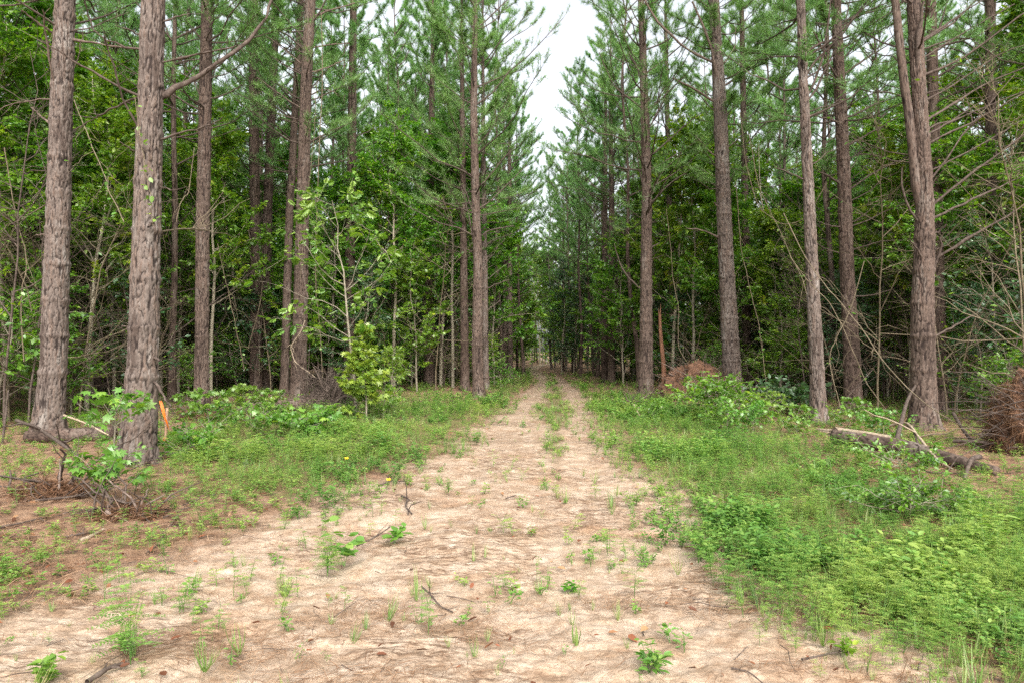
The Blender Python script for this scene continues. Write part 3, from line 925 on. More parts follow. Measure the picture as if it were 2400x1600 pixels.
H_(21.6, [(1684, 922, 43), (1678, 800, 38), (1668, 600, 33), (1660, 400, 31), (1654, 250, 29), (1645, 100, 24), (1640, 0, 22)], 'pale ringed-bark pine with a candelabra of bare branches, behind a green shrub', 123, 'bark_grey',
   [([(1640, 147), (1568, 109), (1500, 40), (1474, -12)], 4, 2.6, -.4), ([(1645, 238), (1600, 208), (1568, 191), (1545, 180)], 3.5, 2, -.4), ([(1655, 232), (1643, 157), (1632, 97), (1590, 4)], 4.5, 3, -.5),
    ([(1662, 202), (1725, 150), (1785, 103)], 2.8, 1.4, -.3), ([(1650, 364), (1625, 345), (1598, 311)], 2.4, 1.4, -.2), ([(1655, 548), (1617, 529), (1579, 525)], 2.8, 1.8, -.3), ([(1660, 485), (1640, 465)], 2.4, 1.8, -.1),
    ([(1660, 150), (1690, 110), (1688, 60)], 2.2, 1.2, .4)], near=True, dead_lo=6.5, crown_base=6.6)
H_(14.8, [(1880, 976, 34), (1876, 850, 30), (1866, 620, 26), (1856, 400, 22), (1845, 190, 19), (1838, 0, 17)], 'slender speckled pine hugged by a dark vine stem, at the tip of the fallen log', 124, 'bark_grey',
   [([(1862, 450), (1847, 405), (1843, 367), (1858, 319), (1858, 270)], 4, 3, -.22), ([(1855, 226), (1887, 150), (1902, 56), (1909, -8)], 3.4, 2.4, -.3), ([(1858, 236), (1917, 124), (1947, 30), (1955, -8)], 2.8, 1.6, .3),
    ([(1850, 414), (1800, 392), (1778, 384)], 2.2, 1.4, -.2), ([(1866, 380), (1900, 350), (1960, 330)], 1.6, .8, .4)], near=True, dead_lo=7, crown_base=6.6)
H_(17.6, [(1960, 950, 38), (1956, 800, 34), (1945, 600, 29), (1938, 400, 27), (1928, 200, 24), (1920, 0, 20)], 'shaded vine-tangled pine between the slender speckled pine and the thick forked pine', 125, 'bark_brown_shade',
   [([(1945, 336), (2000, 305), (2063, 270)], 3, 1.6, -.3), ([(1945, 272), (2010, 240), (2064, 221)], 3, 1.6, .3), ([(1935, 174), (1990, 135), (2048, 97)], 3, 1.6, -.3), ([(1928, 62), (1990, 28), (2040, 6)], 3, 1.8, -.3),
    ([(1948, 440), (2000, 400), (2084, 360)], 3, 1.8, -.4), ([(1940, 430), (1905, 405), (1880, 395)], 4, 2, -.4), ([(1935, 286), (1890, 270), (1850, 262)], 3, 1.5, -.2), ([(1952, 680), (2000, 680), (2050, 664)], 2.6, 1.5, -.4), ([(1940, 520), (1905, 520), (1880, 510)], 2.6, 1.5, -.2)], near=True, dead_lo=4.0, dead_len=(.8, 2.4), dead_den=1.0, dead_az=0.2)
H_(13.6, [(2122, 992, 56), (2122, 850, 50), (2120, 700, 46), (2124, 560, 41), (2124, 440, 33), (2115, 300, 30), (2106, 150, 29), (2099, 0, 27)], 'thick forked pine with long dead branches all sweeping to one side, behind the fallen log', 126, 'bark',
   [([(2116, 287), (2243, 202), (2365, 150)], 3.6, 2, .8), ([(2120, 317), (2187, 277), (2365, 206)], 3.6, 2, .3), ([(2118, 336), (2243, 277), (2365, 205)], 3.2, 2, -.3), ([(2110, 99), (2190, 45), (2270, -8)], 3.6, 2, .3),
    ([(2114, 178), (2224, 127), (2365, 22)], 3.6, 2.2, -.4), ([(2112, 495), (2205, 420), (2280, 364), (2365, 300)], 4, 2.4, -.4), ([(2128, 508), (2243, 454), (2365, 398)], 3.8, 2.2, .3), ([(2128, 610), (2164, 585), (2228, 546), (2325, 490), (2365, 462)], 4.4, 2.6, -.5),
    ([(2130, 640), (2150, 604), (2164, 565), (2157, 544)], 5, 3, -.3), ([(2128, 620), (2110, 575), (2089, 550)], 3.4, 2, -.35), ([(2130, 782), (2180, 755), (2234, 724)], 3.6, 2.2, .2), ([(2112, 200), (2104, 130), (2116, 40), (2122, -10)], 7, 5, -.35),
    ([(2118, 520), (2085, 480), (2070, 430), (2072, 385)], 3.8, 2, -.3), ([(2128, 545), (2160, 530), (2174, 515)], 4, 2.4, -.2), ([(2114, 240), (2200, 190), (2300, 120), (2360, 100)], 2.6, 1.4, .6), ([(2112, 140), (2220, 70), (2330, 10)], 2.6, 1.4, .8), ([(2122, 400), (2230, 345), (2360, 270)], 2.6, 1.4, .9)],
   near=True, dead_lo=3.4, dead_den=.8, dead_len=(.8, 3.2), dead_az=0.0, extra_stem=[(2118, 480, 22), (2104, 425, 20), (2092, 300, 19), (2078, 200, 18), (2064, 80, 17), (2056, 0, 16)])
H_(16.8, [(2158, 952, 34), (2156, 800, 31), (2150, 560, 28), (2145, 300, 24), (2140, 0, 20)], 'dark pine hidden close behind the thick forked pine', 127, 'bark_brown_shade', [], dead_lo=3.5, dead_den=1.2, dead_az=0.0, dead_len=(1, 3))
H_(19.0, [(2290, 936, 30), (2285, 700, 27), (2277, 300, 22), (2272, 0, 18)], 'grey pine deep in shade above the root mound', 128, 'bark_brown_shade', [], dead_lo=2.5, dead_den=1.6, dead_az=0.2, dead_len=(1, 3))
H_(26.0, [(1716, 902, 20), (1714, 700, 18), (1710, 400, 15), (1705, 100, 12)], 'thin brown pine just behind the pale ringed-bark pine', 129, 'bark_brown_shade', [], dead_lo=2.8, dead_den=1.3)
H_(29.0, [(1545, 888, 16), (1545, 700, 14), (1535, 400, 12), (1530, 100, 9)], 'slim dim pine behind the stout brown verge pine', 130, 'bark', [], dead_lo=3.2, dead_den=1.3, crown_base=6.2)

# ------------------------------------------------------------------ broad-leaved saplings and shrubs
def hardwood(seed, H, spread, nl, nleaf, leaf_len, tp=DIA, wr=.55, lo=.22, r0=None, twig_l=(.25, .6), el=(5, 60), flat=.55, tint_m=.45, lean=.06, limb_t=.75):
    rng = np.random.default_rng(seed)
    wd, lf = Acc(), Acc()
    k = 10
    s = np.linspace(0, 1, k)
    la = rng.uniform(0, 6.28)
    ax = np.stack([lean * H * np.cos(la) * s ** 1.5 + np.cumsum(rng.normal(size=k) * .02 * H) * s, lean * H * np.sin(la) * s ** 1.5 + np.cumsum(rng.normal(size=k) * .02 * H) * s, s * H], -1)
    ax[0, 2] = -0.1
    r0 = r0 or 0.008 + .0065 * H
    wd.add(*tubes(ax[None], (r0 * np.linspace(1, .18, k))[None], 7), tint=.5)
    t = rng.uniform(lo, .98, nl)
    az = rng.uniform(0, 6.28, nl) + np.arange(nl) * 2.4
    L = spread * (1 - ((t - lo) / (1 - lo)) ** 1.4 * limb_t) * rng.uniform(.55, 1.15, nl)
    P = branch_curves(rng, sample_on(ax[None], np.zeros(nl, int), t)[0], az, np.radians(rng.uniform(*el, nl)), L, 6, .08, .06)
    lr = np.clip(.003 + .006 * L, .003, r0 * .6)
    wd.add(*tubes(P, lr[:, None] * np.linspace(1, .3, 6)[None], 5))
    m = nl * 7
    i = rng.integers(0, nl, m)
    sv = rng.uniform(.2, 1, m)
    sv[:nl], i[:nl] = .99, np.arange(nl)
    p, d = sample_on(P, i, sv)
    side = nrm(np.cross(d, [0, 0, 1.0])) * rng.choice([-1, 1], m)[:, None]
    dd = nrm(d * .7 + side * rng.uniform(.3, 1.1, (m, 1)) + rdir(rng, m) * .55 + np.array([0, 0, .12]))
    tl = rng.uniform(*twig_l, m) * np.clip(spread / 1.5, .45, 1.2)
    P2 = np.stack([p, p + dd * tl[:, None] * .5, p + dd * tl[:, None] - np.array([0, 0, 1.0]) * tl[:, None] * .06], 1)
    wd.add(*tubes(P2, np.broadcast_to(np.array([.004, .003, .0015]) * min(1, .4 + spread * .4), (m, 3)), 3))
    j = rng.integers(0, m, nleaf)
    u = rng.uniform(.1, 1, nleaf)
    q, td = sample_on(P2, j, u * .999)
    sd_ = nrm(np.cross(td, [0, 0, 1.0])) * rng.choice([-1, 1], nleaf)[:, None]
    la_ = nrm(td * rng.uniform(.2, 1, (nleaf, 1)) + sd_ * rng.uniform(.2, 1, (nleaf, 1)) + np.array([0, 0, -.3]) + rdir(rng, nleaf) * .5)
    up = nrm(np.array([0, 0, 1.0]) + rdir(rng, nleaf) * flat * 1.6)
    q = q + la_ * leaf_len * .25
    hz_ = q[:, 2] / H
    twt = rng.normal(0, .14, m)[j]
    tint = np.clip(tint_m + twt + rng.normal(0, .1, nleaf) + .22 * np.clip(u - .6, 0, 1), 0, 1)
    lf.add(*(lambda V, F, A: (V, None, F, A))(*leaves(tp, q, la_, up, leaf_len * rng.uniform(.4, 1.25, nleaf), wr, tint)))
    return wd, lf


def place_hw(spec, name, label, cat, loc, mat, wood='sapling_bark', group=None, rz=0):
    t = thing(name, label, cat, loc, group, rz)
    wd, lf = spec
    wd.build('stem', M[wood], t, smooth_=True)
    lf.build('foliage', M[mat], t)
    return t


def gp(px, py):
    return G(px, py)


PROTO = {}
for k, (args, mat, wood) in {
    'tall_a': (dict(seed=1, H=8.5, spread=2.4, nl=46, nleaf=11500, leaf_len=.155, lo=.25), 'leaf', 'sapling_bark'),
    'tall_b': (dict(seed=2, H=7.0, spread=2.1, nl=44, nleaf=11000, leaf_len=.145, tint_m=.5, lo=.2), 'leaf', 'sapling_bark'),
    'tall_c': (dict(seed=3, H=9.5, spread=2.2, nl=48, nleaf=12500, leaf_len=.135, lo=.3, tint_m=.55), 'leaf', 'pale_bark'),
    'tall_lightened': (dict(seed=12, H=10.5, spread=2.6, nl=40, nleaf=7500, leaf_len=.2, lo=.3, tint_m=.6), 'leaf_bright', 'pale_bark'),  # brighter leaf colour stands in for hazy light at the far bend
    'bush': (dict(seed=13, H=.75, spread=.8, nl=16, nleaf=620, leaf_len=.095, tp=STAR, wr=1.0, lo=.05, el=(0, 40), twig_l=(.12, .3), tint_m=.5), 'leaf_bright', 'sapling_bark'),
    'mid_a': (dict(seed=4, H=4.6, spread=1.7, nl=40, nleaf=8000, leaf_len=.125, lo=.04), 'leaf', 'sapling_bark'),
    'mid_b': (dict(seed=5, H=5.4, spread=1.6, nl=34, nleaf=5000, leaf_len=.12, lo=.1, tp=STAR, wr=1.0), 'leaf', 'sapling_bark'),
    'mid_c': (dict(seed=6, H=4.0, spread=1.6, nl=34, nleaf=8000, leaf_len=.085, lo=.03), 'leaf_dark', 'sapling_bark'),
    'holly': (dict(seed=7, H=7.5, spread=1.5, nl=54, nleaf=14000, leaf_len=.085, lo=.08, limb_t=.9), 'leaf_dark', 'sapling_bark'),
    'low_a': (dict(seed=8, H=1.5, spread=.9, nl=18, nleaf=1800, leaf_len=.075, lo=.1, el=(15, 60)), 'leaf', 'sapling_bark'),
    'low_b': (dict(seed=9, H=2.2, spread=1.0, nl=18, nleaf=1100, leaf_len=.095, lo=.15, el=(10, 50)), 'leaf_dark', 'sapling_bark'),
    'low_c': (dict(seed=10, H=1.0, spread=.7, nl=16, nleaf=800, leaf_len=.06, lo=.05, el=(15, 65)), 'leaf', 'sapling_bark'),
}.items():
    PROTO[k] = (hardwood(**args), mat, wood, args['H'])

# ------------------------------------------------------------------ the rest of the stand
rs = random.Random(5)
used = [(o.location.x, o.location.y) for o in C.objects if o.get('category') == 'pine tree']


def corridor(x, y):
    """true where the open track keeps trees away"""
    pc = float(np.interp(y, [0, 24, 46, 59, 75, 100], [0.6, 1.6, 2.6, 1.3, 3.2, 6.5]))
    if y < 48:
        l = np.interp(y, [0, 9, 13, 20, 23, 26, 40, 48], [-6, -9.6, -9.8, -8.6, -7.2, -1.2, -0.6, 0.2])
        r = np.interp(y, [0, 13, 16, 21, 23, 33, 48], [9.8, 9.8, 9.2, 8.2, 6.2, 5.3, 4.7])
        return l < x < r
    return abs(x - pc) < 1.6


def free(x, y, dmin):
    return all((x - a) ** 2 + (y - b) ** 2 > dmin * dmin for a, b in used)


HERO = list(used)


def hides_hero(x, y, m):
    return any(y < b < 31 and abs(x / y - a / b) < m / y for a, b in HERO)


PINE = []
for v in range(7):
    rng = np.random.default_rng(300 + v)
    Hh = 18.5 + 2.5 * rng.random()
    z = np.linspace(0, Hh, 12)
    bend = rng.normal(size=2) * .25
    axis = np.stack([bend[0] * np.sin(z / Hh * 2.6) + .1 * np.sin(z * .8 + v), bend[1] * np.sin(z / Hh * 2.2), z], -1)
    rad = np.interp(z, [0, 2, Hh], [.10 + .03 * rng.random(), .09, .013])
    PINE.append(dict(axis=axis, rad=rad, rng=rng, H=Hh, cb=6.2 + 1.8 * rng.random(), mat=['bark', 'bark_brown_shade', 'bark_brown_shade', 'bark_grey', 'bark_brown_shade', 'bark', 'bark_brown_shade'][v], roots={}))

ZONES = {
    'left': ('slender pine deep in the shaded stand behind the big grey pines', 'background pines in the stand left of the track'),
    'right': ('slender pine deep in the shaded stand behind the forked pine and its neighbours', 'background pines in the stand right of the track'),
    'verge_l': ('distant pine in the row crowding the left verge of the narrowing track', 'far pines along the left verge'),
    'verge_r': ('distant pine in the row crowding the right verge of the narrowing track', 'far pines along the right verge'),
    'end': ('thin far-off pine closing the view where the track bends out of sight', 'pines at the far end of the track'),
}


def zone(x, y):
    if y > 60 and -9 < x < 14:
        return 'end'
    if x < 1.5:
        return 'verge_l' if x > -6 and y > 25 else 'left'
    return 'verge_r' if x < 9 and y > 24 else 'right'


def put_pine(x, y):
    p = rs.choice(PINE)
    lab, grp = ZONES[zone(x, y)]
    loc = (x, y, float(gz(x, y)) - .03)
    rz, sc = rs.uniform(0, 6.28), rs.uniform(.9, 1.14)
    if zone(x, y) in ('verge_l', 'verge_r', 'end') and y > 41:
        sc *= .84
    if p['roots']:
        dup(p['roots'], loc, rz, sc, lab, grp)
    else:
        t = thing('pine_tree', lab, 'pine tree', loc, grp, rz)
        t.scale = (sc,) * 3
        V, q, at = trunk_mesh(p['axis'], p['rad'], 22, .12, 700 + int(p['H'] * 100) % 97, .006)
        mk('trunk', V, q, None, at, True, M[p['mat']], t)
        br, cr = pine_tops(p['rng'], p['axis'], p['rad'], p['cb'], 1.8, 1.6, 3.1, tuft_n=44, dens=2.5, nw=.0135, dead_len=(.5, 2.9))
        br.build('limbs', M['deadwood'], t, smooth_=True)
        cr.build('crown', M['needle'], t)
        p['roots'] = t


cnt = 0
for tries in range(9000):
    y = rs.uniform(13, 78)
    hw = .78 * y + 5
    x = rs.uniform(-hw, hw)
    if rs.random() > (1 if y < 42 else .8):
        continue
    if corridor(x, y) or not free(x, y, 3.0 if y < 32 else (3.1 if y < 50 else 3.6)):
        continue
    if y < 20 and abs(x) < .8 * y - 1.0 and rs.random() < .65:
        continue
    used.append((x, y))
    put_pine(x, y)
    cnt += 1
    if cnt >= 225:
        break
for px, y in [(1203, 42), (1336, 40), (1188, 50), (1322, 51), (1170, 55), (1300, 57), (1160, 62), (1330, 60), (1300, 78)]:
    x = (px - CX) / FPX * y
    used.append((x, y))
    put_pine(x, y)
for px, y in [(900, 33), (962, 37), (1022, 35), (1066, 39), (868, 40), (1000, 40.5), (930, 44), (1150, 36), (1432, 36), (1466, 29), (1372, 40)]:
    x = (px - CX) / FPX * y
    used.append((x, y))
    put_pine(x, y)
print('background pines', cnt)

HWZ = {
    'left': ('leafy green sapling filling the shade behind the grey pines', 'understory saplings left of the track'),
    'right': ('leafy green sapling filling the shade behind the forked pine', 'understory saplings right of the track'),
    'verge_l': ('leafy sapling under the far pines of the left verge', 'saplings along the far left verge'),
    'verge_r': ('leafy sapling under the far pines of the right verge', 'saplings along the far right verge'),
    'end': ('leafy sapling glowing pale at the far bend of the track', 'saplings at the far bend of the track'),
}
ROOT = {}
hused = []


def put_hw(key, x, y, sc, label=None, group=None, cat='sapling', name='broadleaf_sapling'):
    z = zone(x, y)
    lab, grp = HWZ[z]
    spec, mat, wood, H = PROTO[key]
    shrub = H < 2.5
    if H > 6.5:
        lab, grp = lab.replace('sapling', 'understory tree'), grp.replace('understory saplings', 'understory trees').replace('saplings', 'broadleaf trees')
        cat, name = 'tree', 'broadleaf_tree'
    if shrub:
        lab, grp = lab.replace('sapling', 'low shrub'), grp.replace('saplings', 'shrubs')
        cat, name = 'shrub', 'low_shrub'
    lab, grp = label or lab, group or grp
    loc = (x, y, float(gz(x, y)))
    rz = rs.uniform(0, 6.28)
    if key in ROOT:
        r = dup(ROOT[key], loc, rz, sc, lab, grp)
        return r
    t = place_hw(spec, name, lab, cat, loc, mat, wood, grp, rz)
    t.scale = (sc,) * 3
    ROOT[key] = t
    return t


def scatter_hw(keys, n, y0, y1, dmin, sc=(.8, 1.2), pad=0.0, tries=6000, bias=1.0, clear=0.0):
    c = 0
    for _ in range(tries):
        y = y0 + (y1 - y0) * rs.random() ** bias
        hw = .78 * y + 3
        x = rs.uniform(-hw, hw)
        if corridor(x + (-pad if x > 0 else pad), y):
            continue
        if any((x - a) ** 2 + (y - b) ** 2 < dmin * dmin for a, b in hused):
            continue
        if clear and y < 30 and hides_hero(x, y, clear):
            continue
        hused.append((x, y))
        put_hw(rs.choice(keys), x, y, rs.uniform(*sc))
        c += 1
        if c >= n:
            break
    return c


print(scatter_hw(['tall_a', 'tall_b', 'tall_c'], 46, 13.5, 25, 1.4, (.8, 1.25), pad=.7, clear=1.0),
      scatter_hw(['tall_a', 'tall_b', 'tall_c'], 85, 22, 48, 1.9, (.85, 1.3), pad=.35, clear=.6),
      scatter_hw(['mid_a', 'mid_b', 'mid_c', 'mid_a'], 110, 14.5, 42, 1.25, (.6, 1.2), pad=.5, clear=.35),
      scatter_hw(['tall_a', 'tall_b', 'holly'], 70, 48, 78, 2.6, (.85, 1.2), pad=.5),
      scatter_hw(['low_a', 'low_b', 'low_c'], 200, 13, 40, .65, (1.0, 1.9), pad=.15),
      scatter_hw(['low_a', 'low_c', 'low_a'], 85, 42, 84, .9, (1.0, 2.0), pad=.0))
for (px, d, k, sc) in [(1290, 46, 'holly', 1.05), (1318, 44, 'holly', .9), (1300, 52, 'tall_b', .9), (1222, 64, 'tall_lightened', 1.0), (1262, 68, 'tall_lightened', 1.1), (1240, 78, 'tall_lightened', 1.25), (1290, 62, 'tall_lightened', 1.0), (1205, 72, 'tall_lightened', 1.2), (1205, 60, 'mid_b', 1.0), (1195, 52, 'mid_a', .9), (1012, 29, 'tall_c', 1.15), (1048, 34, 'tall_a', 1.2), (1135, 31, 'tall_b', 1.15), (1128, 44, 'tall_a', 1.25), (1200, 47, 'tall_b', 1.0), (1545, 27, 'tall_c', 1.1), (1592, 25.5, 'tall_a', 1.1), (1455, 37, 'tall_b', 1.25), (1432, 30, 'mid_a', 1.3), (905, 26.5, 'tall_c', 1.1), (1350, 46, 'tall_b', 1.1), (1500, 31, 'tall_a', 1.2), (860, 30, 'tall_a', 1.25), (760, 27, 'tall_b', 1.2)]:
    put_hw(k, (px - CX) / FPX * d, d, sc)

# leafy clumps where the weeds meet the trees
for side, pts in (('left', [(520, 985), (575, 972), (630, 962), (600, 1000), (480, 1002), (880, 958)]), ('right', [(1500, 968), (1670, 990), (1730, 990), (1765, 972), (1830, 1002), (1700, 965), (1950, 990), (2030, 1015)])):
    for px, py in pts:
        p = G(px, py)
        put_hw('bush', p[0], p[1], rs.uniform(.6, 1.05), 'bright leafy clump at the tree line on the %s verge' % side, 'bright leafy clumps at the %s tree line' % side)

# leafless, tangled young stems in the shade
DEAD = [hardwood(seed=60 + k, H=3.6 + .9 * k, spread=1.9, nl=20, nleaf=60, leaf_len=.09, lo=.12, el=(-10, 60), r0=.022, lean=.18) for k in range(4)]
DROOT, dn = {}, 0
for _ in range(4000):
    y = 13.0 + 22 * rs.random() ** 1.5
    x = rs.uniform(-.76 * y, .76 * y)
    if corridor(x, y) or dn >= 190 or not free(x, y, .5):
        continue
    k = dn % 4
    lab, grp = ('leafless tangled sapling in the shade behind the grey pines', 'bare tangled saplings left of the track') if x < 1.5 else ('leafless tangled sapling in the shade among the right-hand pines', 'bare tangled saplings right of the track')
    loc, rz, sc_ = (x, y, float(gz(x, y))), rs.uniform(0, 6.28), rs.uniform(.7, 1.3)
    if k in DROOT:
        dup(DROOT[k], loc, rz, sc_, lab, grp)
    else:
        DROOT[k] = place_hw(DEAD[k], 'bare_sapling', lab, 'dead sapling', loc, 'leaf', ['vine', 'deadwood', 'vine', 'deadwood'][k], grp, rz)
    dn += 1

# far wood that reads as one mass beyond the countable trees
def far_woods():
    rng = np.random.default_rng(77)
    a = Acc()
    n = 230
    th = np.linspace(-1.02, 1.02, n) + rng.normal(0, .01, n)
    rr = rng.uniform(82, 125, n)
    x, y = rr * np.sin(th), rr * np.cos(th)
    z = np.linspace(0, 1, 5)
    hh = rng.uniform(13, 17, n)
    P = np.stack([np.broadcast_to(x[:, None], (n, 5)) + rng.normal(0, .1, (n, 5)), np.broadcast_to(y[:, None], (n, 5)), z[None] * hh[:, None]], -1)
    V, q = tubes(P, (rng.uniform(.1, .17, n))[:, None] * np.linspace(1, .3, 5)[None], 6)
    mk_t = mk('far_trunks', V, q, None, {'plate': np.full(len(V), .7), 'cellr': np.repeat(rng.random(n), 30)}, True, M['bark_brown_shade'])
    tag(mk_t, 'bare trunks of the far wood merging into one dim mass', kind='stuff')
    m = 150000
    th = rng.uniform(-1.05, 1.05, m)
    rr = rng.uniform(80, 128, m)
    h = rng.random(m) ** .9 * 16.5
    clump = vnoise(th * 60, h * .5, 5) * .6 + vnoise(rr * .3, th * 40, 9) * .6
    keep = clump > np.where(h < 5, .40, .42)
    th, rr, h = th[keep], rr[keep], h[keep]
    m = len(th)
    pos = np.stack([rr * np.sin(th), rr * np.cos(th), h], -1)
    V, F, A = leaves(DIA, pos, rdir(rng, m), nrm(np.array([0, 0, 1.0]) + rdir(rng, m) * .8), rng.uniform(.3, .7, m), .6, np.clip(rng.normal(.5, .2, m), 0, 1))
    o = mk('far_foliage', V, None, F, {'tint': A}, False, M['leaf'])
    tag(o, 'leaf mass of the far wood beyond the countable trees', kind='stuff')


far_woods()
# ------------------------------------------------------------------ ground cover
def tpl(acc):
    V, Q, T, A = acc.get()
    if Q is not None:
        T2 = np.concatenate([Q[:, [0, 1, 2]], Q[:, [0, 2, 3]]])
        T = T2 if T is None else np.concatenate([T, T2])
    return V, T, A


def pinnate(seed, H=.3, stems=3, fr=7, pairs=7, ll=.022, wr=.34):
    """feathery weed: each frond carries rows of narrow leaflets"""
    rng = np.random.default_rng(seed)
    a = Acc()
    for _ in range(stems):
        az, lean = rng.uniform(0, 6.28), rng.uniform(.05, .45)
        h = H * rng.uniform(.6, 1.1)
        s = np.linspace(0, 1, 4)
        st = np.stack([np.cos(az) * lean * h * s ** 1.5, np.sin(az) * lean * h * s ** 1.5, h * s], -1)
        a.add(*tubes(st[None], np.array([[.002, .0018, .0014, .001]]), 3), tint=.35)
        for f in range(fr):
            t = .25 + .75 * (f + rng.random() * .5) / fr
            p0 = sample_on(st[None], np.zeros(1, int), np.array([min(t, .999)]))[0][0]
            fa = rng.uniform(0, 6.28)
            fl = H * rng.uniform(.25, .42) * (1.2 - .4 * t)
            fd = nrm(np.array([np.cos(fa), np.sin(fa), rng.uniform(.1, .6)]))
            u = np.linspace(.15, 1, pairs)
            pp = p0 + fd * (u * fl)[:, None] - np.array([0, 0, 1.0]) * (u ** 2 * fl * .25)[:, None]
            sd_ = nrm(np.cross(fd, [0, 0, 1.0]))
            pos = np.concatenate([pp, pp])
            ax = np.concatenate([np.tile(sd_ + fd * .45, (pairs, 1)), np.tile(-sd_ + fd * .45, (pairs, 1))])
            tint = np.clip(rng.normal(.5, .12) + .18 * t + rng.normal(0, .06, 2 * pairs), 0, 1)
            V, F, A = leaves(DIA, pos, ax, np.array([0, 0, 1.0]) + rdir(rng, 2 * pairs) * .3, ll * rng.uniform(.75, 1.2, 2 * pairs), wr, tint)
            a.add(V, None, F, A)
    return tpl(a)


def broadweed(seed, H=.28, stems=4, lv=6, ll=.06, wr=.6, tp=OVAL):
    rng = np.random.default_rng(seed)
    a = Acc()
    for _ in range(stems):
        az, lean = rng.uniform(0, 6.28), rng.uniform(.1, .8)
        h = H * rng.uniform(.5, 1.1)
        s = np.linspace(0, 1, 4)
        st = np.stack([np.cos(az) * lean * h * s, np.sin(az) * lean * h * s, h * s * (1 - .25 * lean * s)], -1)
        a.add(*tubes(st[None], np.array([[.0025, .002, .0015, .001]]), 3), tint=.3)
        t = np.clip(np.linspace(.3, 1, lv) + rng.normal(0, .05, lv), .1, .999)
        p, d = sample_on(st[None], np.zeros(lv, int), t)
        for k in range(3):
            fa = rng.uniform(0, 6.28, lv)
            ax = np.stack([np.cos(fa), np.sin(fa), rng.uniform(-.2, .5, lv)], -1)
            V, F, A = leaves(tp, p + ax * .015, ax, np.array([0, 0, 1.0]) + rdir(rng, lv) * .45, ll * rng.uniform(.6, 1.15, lv), wr, np.clip(rng.normal(.42, .13, lv) + .2 * t - .05, 0, 1))
            a.add(V, None, F, A)
    return tpl(a)


def tuft(seed, H=.2, n=16, wr=.028, spread=1.1):
    rng = np.random.default_rng(seed)
    a = Acc()
    fa = rng.uniform(0, 6.28, n)
    ax = np.stack([np.cos(fa) * rng.uniform(.1, spread, n), np.sin(fa) * rng.uniform(.1, spread, n), np.ones(n)], -1)
    pos = np.stack([np.cos(fa) * .015, np.sin(fa) * .015, np.zeros(n)], -1) * rng.uniform(.2, 1.5, (n, 1))
    up = np.stack([np.cos(fa), np.sin(fa), np.full(n, -.2)], -1)
    V0, F0 = BLADE
    VB = V0.copy()
    VB[4, 2] = .34
    VB[2:4, 2] = .07
    V, F, A = leaves((VB, F0), pos, ax, -up, H * rng.uniform(.5, 1.15, n), wr, np.clip(rng.normal(.5, .2, n), 0, 1))
    a.add(V, None, F, A)
    return tpl(a)


def merge(tpls, x, y, sc, rng, tsh=None, zoff=0.0, tilt=.12):
    """copies of plant outlines set on the ground, joined into one mesh"""
    a = Acc()
    kind = rng.integers(0, len(tpls), len(x))
    zz = gz(x, y) + zoff
    tsh = np.zeros(len(x)) if tsh is None else tsh
    for k, (V0, T0, A0) in enumerate(tpls):
        i = np.where(kind == k)[0]
        if not len(i):
            continue
        th = rng.uniform(0, 6.28, len(i))
        c, s_ = np.cos(th)[:, None], np.sin(th)[:, None]
        s = sc[i][:, None]
        X = (V0[:, 0] * c - V0[:, 1] * s_) * s
        Y = (V0[:, 0] * s_ + V0[:, 1] * c) * s
        Z = np.broadcast_to(V0[:, 2], X.shape) * s
        tx, ty = rng.normal(0, tilt, (2, len(i), 1))
        X, Y = X + Z * tx + x[i][:, None], Y + Z * ty + y[i][:, None]
        V = np.stack([X, Y, Z + zz[i][:, None]], -1).reshape(-1, 3)
        F = (T0[None] + (np.arange(len(i)) * len(V0))[:, None, None]).reshape(-1, 3)
        a.add(V, None, F, np.clip(A0[None] + tsh[i][:, None], 0, 1).ravel())
    return a


rg = np.random.default_rng(2024)


def candidates(n, y0, y1, pw=1.0, pad=.6):
    """points over the visible ground, denser near the viewer"""
    u = rg.random(n)
    y = y0 * (y1 / y0) ** u if pw == 1.0 else y0 + (y1 - y0) * u ** pw
    x = (rg.random(n) * 2 - 1) * (.76 * y + pad)
    return x, y


def patch(x, y, f, seed, lo=.4, hi=.62):
    return smooth(lo, hi, fbm(x * f, y * f, seed, 3))


PIN = [pinnate(500 + k, H=.26 + .03 * k, stems=3, fr=6) for k in range(6)]
PIN_S = [pinnate(520 + k, H=.15, stems=2, fr=5, pairs=6, ll=.017) for k in range(4)]
BRD = [broadweed(540 + k, H=.2 + .03 * k, ll=.034 + .005 * k, wr=.62 - .05 * (k % 3), lv=7) for k in range(6)]
BRD_S = [broadweed(560 + k, H=.1, stems=3, lv=4, ll=.032) for k in range(4)]
TUF = [tuft(580 + k, H=.2 + .04 * k) for k in range(5)]


def zone_dens(x, y):
    g = greenmask(x, y)
    sand, strip = sandmask(x, y)
    px, py = topx(x, y)
    return g * (1 - smooth(.5, .95, sand) * .92), sand, strip, px, py


